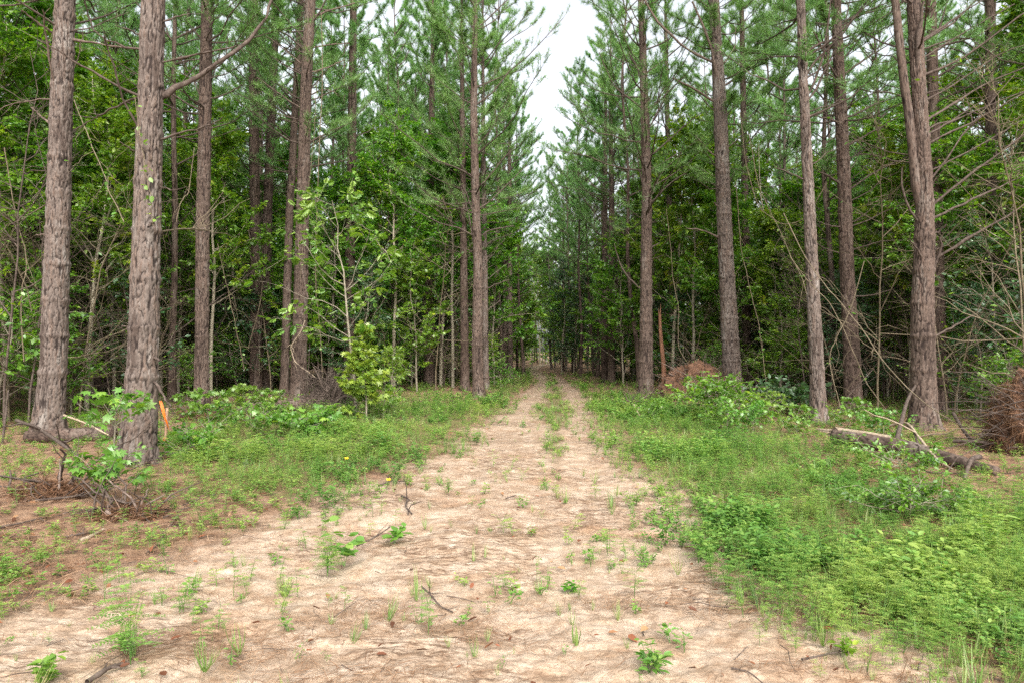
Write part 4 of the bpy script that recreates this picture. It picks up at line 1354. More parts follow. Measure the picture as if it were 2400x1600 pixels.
# lush weeds of the two green verges
x, y = candidates(52000, 3.0, 50)
g, sand, strip, px, py = zone_dens(x + rg.normal(0, .4, len(x)) * np.interp(y, [8, 25], [1, .3]), y + rg.normal(0, .5, len(x)))
keep = rg.random(len(x)) < g * (.5 + .5 * patch(x, y, 1.1, 90, .36, .6))
x, y = x[keep], y[keep]
half = .8 * patch(x, y, .7, 93, .45, .62) > rg.random(len(x)) * .9 + .05
right = x > 0
ts = (fbm(x * .9, y * .9, 97) - .5) * 1.0 + rg.normal(0, .08, len(x))
sc = (.32 + .6 * rg.random(len(x)) ** 1.8) * smooth(2, 9, y + 3.5) * (.75 + .55 * patch(x, y, .9, 90, .4, .62)) * (1 + .02 * y)
i = ~half
a = merge(PIN, x[i], y[i], sc[i] * .95, rg, ts[i] + .08)
tag(a.build('feathery_weeds', M['weed']), 'dense feathery green weeds covering the verges', kind='stuff')
a = merge(BRD, x[half], y[half], sc[half], rg, ts[half] + .02)
tag(a.build('leafy_weeds', M['weed']), 'low broad-leaved green weeds covering the verges', kind='stuff')
print('verge weeds', len(x))

# grass: middle strip, verge edges, thin on the sand
x, y = candidates(34000, 2.6, 60)
g, sand, strip, px, py = zone_dens(x + rg.normal(0, .3, len(x)), y + rg.normal(0, .3, len(x)))
edge = smooth(.02, .3, sand) * smooth(1.0, .6, sand)
dn = g * .5 * patch(x, y, 1.3, 117) + strip * .16 + edge * .22 * patch(x, y, 1.6, 110) + sand * .022 * patch(x, y, 1.1, 112, .5, .68)
keep = rg.random(len(x)) < dn
x, y, strip = x[keep], y[keep], strip[keep]
a = merge(TUF, x, y, rg.uniform(.2, .62, len(x)) * (1 + .012 * y), rg, (fbm(x, y, 115) - .5) * .6 + rg.normal(0, .2, len(x)))
tag(a.build('grass', M['grass']), 'short grass along the middle strip and the edges of the track', kind='stuff')

# thin yellow-green sprouts through the pine straw and in the woods
x, y = candidates(24000, 4.0, 44)
g, sand, strip, px, py = zone_dens(x, y)
dn = (1 - g) * (1 - sand) * (.10 + .42 * smooth(9, 13, y) + (.3 + .3 * smooth(8, 12, y)) * patch(x, y, .9, 120, .46, .66)) + sand * .05 * patch(x, y, .9, 122) + strip * .12
keep = rg.random(len(x)) < dn
x, y = x[keep], y[keep]
a = merge(PIN_S + BRD_S, x, y, rg.uniform(.35, 1.1, len(x)) * (1 + .04 * y), rg, rg.normal(.16, .14, len(x)))
tag(a.build('woodland_sprouts', M['weed']), 'sparse yellow-green sprouts coming through the pine straw', kind='stuff')


# pine straw and fallen leaves
def straw(n, y0, y1, name, want, wid, L, lift, label):
    x, y = candidates(n, y0, y1)
    sand, strip = sandmask(x, y)
    keep = rg.random(n) < want(x, y, sand)
    x, y = x[keep], y[keep]
    m = len(x)
    th = rg.normal(.1, .9, m)
    ax = np.stack([np.cos(th), np.sin(th), rg.normal(0, .10, m)], -1)
    pos = np.stack([x, y, gz(x, y) + lift + np.abs(rg.normal(0, lift * .7, m))], -1)
    V0 = np.array([[0, -.5, 0], [0, .5, 0], [.5, .5, .03], [.5, -.5, .03], [1, 0, -.02]])
    V, F, A = leaves((V0, BLADE[1]), pos, ax, nrm(np.array([0, 0, 1.0]) + rdir(rg, m) * .3), rg.uniform(*L, m), wid, np.clip(rg.normal(.55, .25, m), 0, 1))
    tag(mk(name, V, None, F, {'tint': A}, False, M['straw']), label, kind='stuff')


straw(75000, 3.5, 26, 'pine_straw', lambda x, y, s: (1 - s) * .95, .022, (.1, .22), .03, 'red-brown pine needles carpeting the ground under the trees')
straw(150000, 2.3, 16, 'needle_crumbs', lambda x, y, s: s * (.10 + .85 * smooth(.44, .64, fbm(x * 1.1, y * 2.6, 131, 4))), .02, (.03, .15), .008, 'loose brown pine needles strewn in wisps on the sand')
x, y = candidates(4200, 2.6, 30)
sand, strip = sandmask(x, y)
keep = rg.random(len(x)) < .10 + .75 * (1 - sand)
x, y = x[keep], y[keep]
m = len(x)
V, F, A = leaves(OVAL, np.stack([x, y, gz(x, y) + .028], -1), np.stack([rg.normal(size=m), rg.normal(size=m), rg.normal(0, .25, m)], -1), nrm(np.array([0, 0, 1.0]) + rdir(rg, m) * .6), rg.uniform(.025, .085, m), .5, rg.random(m))
tag(mk('leaf_litter', V, None, F, {'tint': A}, False, M['litter']), 'scattered dry red-brown fallen leaves on sand and straw', kind='stuff')
x, y = candidates(5200, 2.6, 26)
sand, strip = sandmask(x, y)
keep = rg.random(len(x)) < .05 + .6 * (1 - sand)
x, y = x[keep], y[keep]
m = len(x)
az = rg.uniform(0, 6.28, m)
P = branch_curves(rg, np.stack([x, y, gz(x, y) + .02], -1), az, rg.normal(0, .06, m), rg.uniform(.05, .4, m) * (1 + .02 * y), 4, 0, .07)
V, q = tubes(P, rg.uniform(.001, .0042, m)[:, None] * np.linspace(1, .4, 4)[None], 4)
tag(mk('twig_litter', V, q, None, None, True, M['deadwood']), 'thin dry twigs littering the sand and straw', kind='stuff')

# ------------------------------------------------------------------ single plants that stand out
def plant(t3, name, label, cat, px, py, scale, mat, group=None, rz=0.0, part=True):
    loc = G(px, py)
    V, T, A = t3
    o = mk(name, V * scale, None, T, {'tint': A}, False, M[mat])
    o.location = loc
    o.rotation_euler = (0, 0, rz)
    tag(o, label, cat, group)
    return o


plant(pinnate(601, H=.5, stems=5, fr=8, pairs=9, ll=.03), 'feathery_weed', 'tallest feathery weed on the sand, near the bottom-left corner', 'weed', 300, 1525, 1, 'weed')
plant(pinnate(602, H=.42, stems=2, fr=6, pairs=9, ll=.028), 'feathery_weed', 'thin feathery weed with flat umbrella top, left of the tallest one', 'weed', 240, 1380, 1, 'weed')
plant(pinnate(603, H=.3, stems=9, fr=8, pairs=7, ll=.022), 'feathery_weed', 'bushy dark green weed clump standing alone on the bare sand left of centre', 'weed', 752, 1322, 1, 'weed')
plant(broadweed(604, H=.36, stems=3, lv=3, ll=.11, wr=.75), 'broad_leaved_weed', 'weed with large round pale leaves rising through the lone clump on the sand', 'weed', 790, 1300, 1, 'weed')
plant(broadweed(605, H=.17, stems=2, lv=3, ll=.10, wr=.8), 'broad_leaved_weed', 'low weed with two drooping round leaves at the end of a bent stem', 'weed', 905, 1248, 1, 'leaf_bright')
plant(tuft(606, H=.15, n=80, wr=.025, spread=1.2), 'grass_tuft', 'bright grass tuft just below the lone weed clump', 'grass tuft', 655, 1368, 1, 'grass')
plant(tuft(607, H=.11, n=36, wr=.03, spread=1.3), 'grass_tuft', 'small grass tuft in the middle of the bare sand', 'grass tuft', 1240, 1362, 1, 'grass')
plant(broadweed(608, H=.08, stems=3, lv=3, ll=.05, wr=.7), 'broad_leaved_weed', 'tiny blue-green weed right of the small central grass tuft', 'weed', 1312, 1358, 1, 'leaf')
plant(pinnate(609, H=.26, stems=3, fr=6, pairs=7, ll=.02), 'feathery_weed', 'thin upright weed beside the centre line of the clearing', 'weed', 1395, 1275, 1, 'weed')
plant(pinnate(610, H=.34, stems=2, fr=6, pairs=9, ll=.026), 'feathery_weed', 'two-stalked feathery weed at the sandy edge of the right verge', 'weed', 1715, 1318, 1, 'weed')
plant(tuft(611, H=.13, n=5, wr=.09, spread=.8), 'grass_tuft', 'pair of broad grass blades near the bottom centre', 'grass tuft', 1322, 1480, 1, 'grass')
plant(broadweed(612, H=.15, stems=4, lv=4, ll=.06, wr=.45), 'broad_leaved_weed', 'narrow-leaved weed at the bottom edge right of the paired blades', 'weed', 1490, 1545, 1, 'weed')
plant(tuft(613, H=.14, n=40, wr=.03, spread=1.4), 'grass_tuft', 'spreading grass tuft right of the tallest feathery weed', 'grass tuft', 470, 1540, 1, 'grass')
plant(broadweed(614, H=.2, stems=4, lv=5, ll=.055, wr=.6), 'broad_leaved_weed', 'pale yellow-green leafy weed cut by the bottom-left corner', 'weed', 110, 1580, 1, 'leaf_bright')
plant(pinnate(615, H=.2, stems=5, fr=7, pairs=8, ll=.024), 'feathery_weed', 'low fern-like clump at the left border of the sand', 'weed', 10, 1330, 1, 'weed')
plant(broadweed(616, H=.07, stems=5, lv=3, ll=.05, wr=.5), 'broad_leaved_weed', 'flat rosette weed alone on the sand below the right verge', 'weed', 1945, 1500, 1, 'leaf')
plant(pinnate(617, H=.16, stems=8, fr=6, pairs=6, ll=.016), 'feathery_weed', 'low clump in the wheel path below the left verge', 'weed', 1030, 1132, 1, 'weed')
plant(pinnate(618, H=.24, stems=8, fr=6, pairs=6, ll=.02), 'feathery_weed', 'clump ending the grassy middle strip nearest the bare sand', 'weed', 1256, 1042, 1, 'weed')
plant(tuft(619, H=.16, n=40, wr=.04, spread=.9), 'grass_tuft', 'dark little tuft standing alone in the right wheel rut', 'grass tuft', 1358, 982, 1, 'grass')
# small sprouts on the sand, alike enough that nothing tells them apart
sp_m = {}
sr = np.random.default_rng(88)
k = 0
sp_root = []
CL = [(330, 1500), (150, 1420), (90, 1500), (420, 1380), (240, 1310), (560, 1480), (640, 1250), (860, 1190), (1050, 1140), (1390, 1280), (1240, 1370), (1500, 1530), (1700, 1300), (1830, 1420), (1560, 1190), (1000, 1430), (480, 1290), (700, 1400)]
while k < 130:
    if k % 4 == 0:
        sx, sy = sr.uniform(60, 2200), 1090 + 470 * sr.random() ** .8
    else:
        c_ = CL[sr.integers(0, len(CL))]
        sx, sy = c_[0] + sr.normal(0, 55), min(1566, c_[1] + sr.normal(0, 28))
    p = G(sx, sy)
    if sandmask(p[0], p[1])[0] < .8:
        continue
    v = k % 6
    lab = ['small feathery sprout, one of many dotted over the bare sand', 'small round-leaved sprout, one of many dotted over the bare sand', 'small sprig of grass, one of many dotted over the bare sand'][v % 3]
    grp = ['small feathery sprouts on the sand', 'small round-leaved sprouts on the sand', 'small grass sprigs on the sand'][v % 3]
    sc_ = sr.uniform(.45, 1.25) * (.6 if v == 2 or v == 5 else 1)
    if v not in sp_m:
        t3 = [pinnate(640, H=.14, stems=2, fr=4, pairs=6, ll=.016), broadweed(641, H=.09, stems=2, lv=3, ll=.035), tuft(642, H=.13, n=9, wr=.04, spread=.8), pinnate(643, H=.2, stems=1, fr=5, pairs=7, ll=.02), broadweed(644, H=.13, stems=2, lv=3, ll=.03, wr=.4), tuft(645, H=.1, n=14, wr=.05, spread=1.1)][v]
        o = plant(t3, ['feathery_sprout', 'leafy_sprout', 'grass_sprig'][v % 3], lab, 'sprout', sx, sy, 1, ['weed', 'weed', 'grass'][v % 3], grp)
        sp_m[v] = o
    else:
        o = sp_m[v].copy()
        C.objects.link(o)
        o.location = p
    o.scale = (sc_,) * 3
    o.rotation_euler = (0, 0, sr.uniform(0, 6.28))
    k += 1


def flower(px, py, label, h=.25, n=1):
    loc = G(px, py)
    t = thing('yellow_flower', label, 'flower', loc)
    rng = np.random.default_rng(int(px))
    st = Acc()
    s = np.linspace(0, 1, 4)
    P = np.stack([.03 * s, .02 * s ** 2, h * s], -1)
    st.add(*tubes(P[None], np.full((1, 4), .0018), 4), tint=.3)
    z = rng.uniform(.2, .8, 6)
    fa = rng.uniform(0, 6.28, 6)
    V, F, A = leaves(DIA, np.stack([.03 * z, .02 * z * z, h * z], -1), np.stack([np.cos(fa), np.sin(fa), np.full(6, .4)], -1), np.tile([0, 0, 1.0], (6, 1)), .05, .3, np.full(6, .5))
    st.add(V, None, F, A)
    st.build('stalk', M['weed'], t)
    fa = np.arange(5) * 2 * math.pi / 5
    ctr = P[-1]
    ax = np.stack([np.cos(fa), np.sin(fa) - .5, np.full(5, .55)], -1)
    V, F, A = leaves(OVAL, np.tile(ctr, (5, 1)), ax, np.tile([0, -1.0, .6], (5, 1)), .036, .75, np.full(5, .5))
    mk('blossom', V, None, F, None, False, M['yellow'], t)


flower(790, 1092, 'single yellow flower among the green weeds of the left verge', .22)
flower(886, 1122, 'single yellow flower at the sandy edge below the left verge', .1)

# sweetgum saplings, sumac, oak
def hw_thing(args, name, label, cat, px, py, mat, wood='sapling_bark', d=None, rz=0):
    loc = G(px, py) if d is None else np.array([(px - CX) / FPX * d, d, float(gz((px - CX) / FPX * d, d))])
    return place_hw(hardwood(**args), name, label, cat, loc, mat, wood, None, rz)


hw_thing(dict(seed=701, H=1.0, spread=.6, nl=11, nleaf=130, leaf_len=.13, tp=STAR, wr=1.0, lo=.35, twig_l=(.1, .3), tint_m=.55), 'sweetgum_sapling', 'young sweetgum with star leaves growing against the foot of the thickest grey pine', 'sapling', 262, 1098, 'leaf_bright')
hw_thing(dict(seed=702, H=.5, spread=.5, nl=10, nleaf=190, leaf_len=.115, tp=STAR, wr=1.0, lo=.15, twig_l=(.1, .25), tint_m=.4), 'sweetgum_sapling', 'low bushy sweetgum seedling in the pine straw in front of the thickest grey pine', 'sapling', 238, 1158, 'leaf_bright')
hw_thing(dict(seed=703, H=2.0, spread=.65, nl=34, nleaf=2300, leaf_len=.13, tp=STAR, wr=1.0, lo=.08, twig_l=(.15, .35), tint_m=.72), 'sweetgum_sapling', 'bushy bright green sweetgum sapling at the forest edge beside the uprooted stump', 'sapling', 842, 962, 'leaf_bright')
hw_thing(dict(seed=704, H=1.5, spread=.65, nl=14, nleaf=800, leaf_len=.13, tp=DIA, wr=.35, lo=.3, twig_l=(.3, .5), tint_m=.6), 'sumac_sapling', 'young sumac with rows of narrow leaflets right of the bushy sweetgum', 'sapling', 900, 935, 'leaf_bright')
hw_thing(dict(seed=705, H=.35, spread=.85, nl=20, nleaf=800, leaf_len=.12, tp=STAR, wr=1.0, lo=.08, twig_l=(.12, .3), el=(0, 26), tint_m=.5), 'sweetgum_sapling', 'spreading low sweetgum in front of the fallen log behind the reddish pine', 'sapling', 690, 1000, 'leaf_bright')
hw_thing(dict(seed=706, H=.42, spread=.7, nl=16, nleaf=420, leaf_len=.09, tp=OVAL, wr=.7, lo=.05, twig_l=(.12, .3), el=(0, 26), tint_m=.35), 'low_shrub', 'dark round-leaved shrub hugging the right foot of the thickest grey pine', 'shrub', 430, 1048, 'leaf')
hw_thing(dict(seed=707, H=5.2, spread=2.1, nl=18, nleaf=460, leaf_len=.24, tp=OAK, wr=.8, lo=.3, twig_l=(.3, .6), tint_m=.75, lean=.1), 'oak_sapling', 'oak sapling with big yellow-green lobed leaves right of the reddish pine', 'sapling', 818, 0, 'leaf_bright', d=16.5)
hw_thing(dict(seed=708, H=8.2, spread=1.3, nl=16, nleaf=900, leaf_len=.13, lo=.5, twig_l=(.25, .5), tint_m=.6, lean=.07, r0=.05), 'pale_barked_sapling', 'thin pale leaning sapling standing free between the oak sapling and the dark shaded pine', 'sapling', 925, 866, 'leaf_bright', 'pale_bark')
hw_thing(dict(seed=709, H=9.0, spread=1.2, nl=14, nleaf=500, leaf_len=.12, lo=.5, twig_l=(.25, .5), lean=.02, r0=.055), 'pale_barked_sapling', 'knobbly greenish sapling stem between the pale ringed pine and the slender speckled pine', 'sapling', 1780, 902, 'leaf', 'pale_bark')
hw_thing(dict(seed=710, H=10.0, spread=1.2, nl=14, nleaf=800, leaf_len=.14, lo=.45, lean=.02, r0=.06), 'pale_barked_sapling', 'yellowish thin stem catching light at the far bend of the track', 'sapling', 1247, 842, 'leaf_bright', 'pale_bark')
hw_thing(dict(seed=711, H=.65, spread=1.4, nl=26, nleaf=2400, leaf_len=.10, tp=OVAL, wr=.55, lo=.05, el=(0, 26), tint_m=.4), 'low_shrub', 'dense dark green shrub in front of the pale ringed-bark pine', 'shrub', 1648, 968, 'leaf')
hw_thing(dict(seed=712, H=.6, spread=1.1, nl=22, nleaf=900, leaf_len=.15, tp=OVAL, wr=.6, lo=.05, el=(0, 26), tint_m=.5), 'low_shrub', 'wide-leaved blue-green shrub left of the slender speckled pine', 'shrub', 1790, 952, 'leaf_dark')
hw_thing(dict(seed=713, H=1.1, spread=.9, nl=24, nleaf=1600, leaf_len=.07, lo=.05, tint_m=.5), 'low_shrub', 'rounded weedy shrub at the foot of the distant row on the left verge', 'shrub', 1150, 892, 'leaf')
hw_thing(dict(seed=714, H=4.6, spread=1.6, nl=26, nleaf=1500, leaf_len=.14, tp=OVAL, wr=.6, lo=.3, tint_m=.55), 'broadleaf_sapling', 'blue-green leafy sapling in the shade right of the thick forked pine', 'sapling', 2290, 958, 'leaf_dark')
hw_thing(dict(seed=715, H=.24, spread=.6, nl=12, nleaf=700, leaf_len=.06, tp=OVAL, wr=.65, lo=.05, tint_m=.55, el=(0, 30)), 'low_shrub', 'light green bramble spilling over the near side of the fallen log', 'shrub', 2070, 1088, 'leaf_bright')
hw_thing(dict(seed=716, H=.25, spread=.6, nl=16, nleaf=1100, el=(0, 22), leaf_len=.05, tp=OVAL, wr=.6, lo=.03, tint_m=.3), 'low_shrub', 'darkest leafy patch of low shrub in the middle of the right verge', 'shrub', 2090, 1195, 'leaf')

# ------------------------------------------------------------------ logs, root mounds, sticks, vines
def log_mesh(P, R, seed, sides=28, n=60, amp=.008):
    P = densify(np.array(P, float), n)
    R = np.interp(np.linspace(0, 1, n), np.linspace(0, 1, len(R)), R)
    V, q = tubes(P[None], R[None], sides)
    V = V.reshape(n, sides, 3)
    c = P[:, None]
    th = np.arange(sides) / sides
    nc = 12
    U, Z = np.meshgrid(th * nc, np.arange(n) * .45)
    f1, f2, cr = worley(U, Z, nc, seed)
    pl = np.clip((f2 - f1) / .4, 0, 1)
    f = 1 + (.10 * (vnoise(U * .5, Z * .5, seed) - .5)) + amp / R[:, None] * (pl - .5)
    V = c + (V - c) * f[..., None]
    V = V.reshape(-1, 3)
    # end caps
    a, b = len(V), len(V) + 1
    V = np.concatenate([V, P[:1], P[-1:]])
    i = np.arange(sides)
    t = np.concatenate([np.stack([np.full(sides, a), np.roll(i, -1), i], -1), np.stack([np.full(sides, b), (n - 1) * sides + i, (n - 1) * sides + np.roll(i, -1)], -1)])
    return V, q, t, {'plate': np.concatenate([pl.ravel(), [.8, .8]]), 'cellr': np.concatenate([cr.ravel(), [.6, .6]])}


def wpath(pts, base):
    """points given as (picture x, picture y of the ground below, height above ground)"""
    out = []
    for p in pts:
        g = G(p[0], p[1])
        out.append(g + np.array([0, 0, p[2]]))
    return np.array(out) - base


def stick(name, label, pts, r0, r1, mat='deadwood', cat='stick', group=None, twigs=0, seed=0, hang=None):
    rng = np.random.default_rng(seed + abs(int(pts[0][0])))
    base = G(pts[0][0], pts[0][1]) if hang is None else W(pts[0][0], pts[0][1], hang[0])
    if hang is None:
        P = wpath(pts, base)
    else:
        n = len(pts)
        P = np.array([W(x, y, hang[0] + (hang[1] - hang[0]) * i / (n - 1)) for i, (x, y) in enumerate(pts)]) - base
    P = densify(P, 16)
    a = Acc()
    a.add(*tubes(P[None], (np.linspace(r0, r1, 16) * (1 + .12 * rng.normal(size=16)))[None], 7))
    if twigs:
        s = rng.uniform(.2, .95, twigs)
        p, d = sample_on(P[None], np.zeros(twigs, int), s)
        dd = nrm(d + rdir(rng, twigs) * .9 + np.array([0, 0, .25]))
        ln = np.linalg.norm(P[-1] - P[0])
        P2 = branch_curves(rng, p, np.arctan2(dd[:, 1], dd[:, 0]), np.arcsin(np.clip(dd[:, 2], -.9, .9)), rng.uniform(.12, .4, twigs) * ln, 5, 0, .08)
        a.add(*tubes(P2, np.linspace(r1 * .9, r1 * .35, 5)[None].repeat(twigs, 0), 4))
    o = a.build(name, M[mat], smooth_=True)
    o.location = base
    tag(o, label, cat, group)
    return o


# log on the right, bark stripped from its snapped end
b0 = G(1925, 1032)
P = wpath([(1918, 1030, .20), (1990, 1040, .19), (2090, 1055, .16), (2190, 1074, .10), (2290, 1090, .04)], b0)
t = thing('fallen_log', 'fallen pine log with a pale splintered end, lying before the thick forked pine', 'log', b0)
V, q, tr_, at = log_mesh(P, [.12, .12, .105, .085, .06], 31)
mk('log_body', V, q, tr_, at, True, M['bark'], t)
rng = np.random.default_rng(41)
m = 26
th = rng.uniform(.1, 2.6, m)
st = P[0] + np.stack([np.full(m, .06), -.11 * np.cos(th), .10 * np.sin(th)], -1) * rng.uniform(.4, 1.0, (m, 1))
dr = nrm(P[0] - P[1])
Pq = np.stack([st - dr * .25, st + dr * .06, st + dr * rng.uniform(.12, .4, (m, 1)) + rdir(rng, m) * .03], 1)
V, q = tubes(Pq, np.array([[.018, .014, .003]]).repeat(m, 0), 5)
mk('splintered_end', V, q, None, None, True, M['palewood'], t)
PT = densify(P[:3], 14)[:11]
U = np.linspace(-.9, .75, 7)
top = np.stack([PT[:, None, 0] + 0 * U, PT[:, None, 1] - np.sin(U)[None] * .146 * np.linspace(1, .86, 11)[:, None] * (1 + .1 * rng.normal(size=(11, 7))), PT[:, None, 2] + np.cos(U)[None] * .146 * np.linspace(1, .95, 11)[:, None]], -1)
idx = np.arange(77).reshape(11, 7)
mk('bare_wood', top.reshape(-1, 3), np.stack([idx[:-1, :-1], idx[:-1, 1:], idx[1:, 1:], idx[1:, :-1]], -1).reshape(-1, 4), None, None, True, M['palewood'], t)
for pl in ([(2060, 1050, .25), (2085, 1010, .75), (2120, 965, 1.0)], [(2250, 1085, .2), (2230, 1100, .25), (2215, 1108, .05)]):
    Pb = densify(wpath(pl, b0), 10)
    V, q = tubes(Pb[None], np.linspace(.035, .02, 10)[None], 8)
    mk('limb_stub', V, q, None, None, True, M['deadwood'], t)
stick('fallen_branch', 'pale crooked bare branch lying across the fallen log', [(2045, 1022, .32), (2085, 1028, .42), (2110, 1050, .3), (2150, 1075, .12), (2190, 1085, .04)], .022, .014, 'palewood', 'branch', twigs=4)
stick('fallen_branch', 'thin dark branch propped from the log down into the weeds', [(2100, 1040, .32), (2118, 1075, .15), (2120, 1090, .03), (2230, 1092, .03)], .018, .010, 'deadwood', 'branch', twigs=3)
stick('fallen_branch', 'grey branch lying behind the log towards the root mound', [(2190, 1030, .12), (2240, 1035, .15), (2300, 1035, .10)], .03, .02, 'deadwood', 'branch', twigs=4)
stick('fallen_branch', 'slanting broken limb leaning up beside the foot of the thick forked pine', [(2240, 1030, .05), (2210, 1010, .2), (2190, 1000, .42)], .025, .03, 'deadwood', 'branch')

# log behind the reddish pine ending in a torn-up root plate
b0 = G(565, 948)
P = wpath([(545, 950, .16), (660, 950, .20), (740, 950, .26)], b0)
t = thing('fallen_log', 'uprooted pine log lying behind the reddish pine with a torn-up root plate', 'log', b0)
V, q, tr_, at = log_mesh(P, [.15, .17, .2], 33)
mk('log_body', V, q, tr_, at, True, M['bark'], t)
rng = np.random.default_rng(42)


def root_mat(n, rx, ry, rz_, L, r, rng, dens_in=.6):
    th, ph = rng.uniform(0, 6.28, n), np.arccos(rng.uniform(0, 1, n))
    rr = rng.uniform(dens_in, 1.0, n)
    p = np.stack([rx * np.cos(th) * np.sin(ph) * rr, ry * np.sin(th) * np.sin(ph) * rr, rz_ * np.cos(ph) * rr], -1)
    out = nrm(p / np.array([rx, ry, rz_]) ** 2)
    d = nrm(rdir(rng, n) + out * .5)
    ll = rng.uniform(*L, n)
    P = branch_curves(rng, p, np.arctan2(d[:, 1], d[:, 0]), np.arcsin(np.clip(d[:, 2], -.95, .95)), ll, 5, -.15, .12)
    return tubes(P, rng.uniform(*r, n)[:, None] * np.linspace(1, .3, 5)[None], 4)


def mound_f(T_, P_, seed):
    return .5 + .7 * fbm(np.cos(T_) * 1.2 + 5, np.sin(T_) * 1.2 + P_ * 1.4 + 5, seed) + .5 * (fbm(np.cos(T_) * 5 + 9, np.sin(T_) * 5 + P_ * 6 + 9, seed + 5) - .5)


def mound(rx, ry, rz_, seed, n=64, m=30):
    th = np.linspace(0, 2 * math.pi, n, endpoint=False)
    ph = np.linspace(0.02, math.pi / 2 + .15, m)
    T_, P_ = np.meshgrid(th, ph)
    f = mound_f(T_, P_, seed)
    V = np.stack([rx * np.cos(T_) * np.sin(P_) * f, ry * np.sin(T_) * np.sin(P_) * f, rz_ * np.cos(P_) * f], -1).reshape(-1, 3)
    idx = np.arange(m * n).reshape(m, n)
    a, b = idx[:-1], idx[1:]
    return V, np.stack([a, np.roll(a, -1, 1), np.roll(b, -1, 1), b], -1).reshape(-1, 4)


off = P[-1] + np.array([.15, 0, -.2])
V, q = root_mat(340, .75, .5, 1.0, (.2, .8), (.004, .018), rng)
mk('root_plate', V + off, q, None, None, True, M['deadwood'], t)
V, q = mound(.55, .4, .75, 5)
mk('root_soil', V + off, q, None, None, True, M['deadwood'], t)
for k_, pl in enumerate(([(0.1, -.2, .1), (.25, -.3, .6), (.45, -.35, .95)], [(0, -.2, .3), (-.1, -.35, .8), (-.25, -.4, 1.1)], [(.2, -.3, .2), (.5, -.4, .45), (.8, -.5, .3)])):
    Pb = densify(np.array(pl), 8) + off
    V, q = tubes(Pb[None], np.linspace(.04, .012, 8)[None], 7)
    mk('root', V, q, None, None, True, M['deadwood'], t)
b0 = G(150, 1012)
P = wpath([(60, 1015, .1), (200, 1012, .12), (262, 1010, .12)], b0)
t = thing('fallen_log', 'dark rotting log low on the ground between the two grey pines', 'log', b0)
V, q, tr_, at = log_mesh(P, [.1, .12, .12], 35)
mk('log_body', V, q, tr_, at, True, M['bark_brown_shade'], t)
V, q = root_mat(60, .35, .25, .2, (.1, .4), (.003, .01), rng)
mk('root_tangle', V + P[-1], q, None, None, True, M['deadwood'], t)


def brush(name, label, cat, px, py, rx, ry, rz_, seed, n_st, needles, mat='deadwood'):
    rng = np.random.default_rng(seed)
    loc = G(px, py)
    t = thing(name, label, cat, loc)
    if rz_ > .6:
        V, q = mound(rx, ry, rz_, seed)
        mk('soil_heap', V, q, None, None, True, M['root_soil'], t)
    V, q = root_mat(n_st, rx, ry, rz_, (.3, 1.1), (.004, .016), rng, .7)
    mk('tangle', V, q, None, None, True, M[mat], t)
    for _ in range(9 if rz_ < .6 else 16):
        a0 = rng.uniform(0, 6.28)
        p0 = np.array([rx * np.cos(a0) * rng.uniform(.1, 1), ry * np.sin(a0) * rng.uniform(.1, 1), rz_ * rng.uniform(.15, .9)])
        a1, e1 = rng.uniform(0, 6.28), rng.uniform(-.4, .8)
        Ls = rng.uniform(.5, 1.5) * rx
        Pk = branch_curves(rng, p0[None] - .3 * Ls * np.array([[np.cos(a1), np.sin(a1), .3]]), np.array([a1]), np.array([e1]), np.array([Ls]), 8, 0.0, .05)
        V, q = tubes(Pk, np.linspace(rng.uniform(.012, .03), .006, 8)[None], 6)
        mk('stick', V, q, None, None, True, M['branchwood' if rng.random() < .5 else 'deadwood'], t)
    if needles:
        m = needles
        th, ph = rng.uniform(0, 6.28, m), np.arccos(rng.uniform(0, 1, m))
        rr = mound_f(th, ph, seed) * rng.uniform(.9, 1.12, m)
        p = np.stack([rx * np.cos(th) * np.sin(ph) * rr, ry * np.sin(th) * np.sin(ph) * rr, rz_ * np.cos(ph) * rr], -1)
        V, F, A = leaves(NEEDLE, p, nrm(rdir(rng, m) + np.array([0, 0, -.6])), rdir(rng, m), rng.uniform(.1, .28, m), .04, rng.random(m))
        mk('dead_needles', V, None, F, {'tint': A}, False, M['needle_dead'], t)


brush('root_mound', 'rust-coloured root mound matted with dead needles at the right edge', 'root mound', 2420, 1038, .8, .7, 1.15, 61, 520, 16000)
brush('brush_heap', 'heap of dead brown-needled boughs between the stout brown pine and the ringed-bark pine', 'brush heap', 1600, 918, 1.25, .7, 1.15, 62, 150, 6000, 'deadwood')
brush('brush_heap', 'low heap of dead boughs under the left verge row of distant pines', 'brush heap', 1128, 872, 1.1, .7, .5, 63, 60, 1800)
brush('brush_heap', 'fallen dead pine bough with rusty needles in the straw left of the sweetgum seedling', 'brush heap', 120, 1135, .5, .28, .14, 64, 25, 1800)
brush('brush_heap', 'small matted tuft of rusty needles and twigs right of the sweetgum seedling', 'brush heap', 290, 1185, .32, .2, .12, 65, 25, 1300)
brush('brush_heap', 'brown bough lying at the foot of the stout brown verge pine', 'brush heap', 1462, 938, .5, .3, .2, 66, 30, 600)
brush('brush_heap', 'dead-needle mat round the foot of the straight slim pine', 'brush heap', 458, 962, .6, .45, .28, 67, 45, 1600)

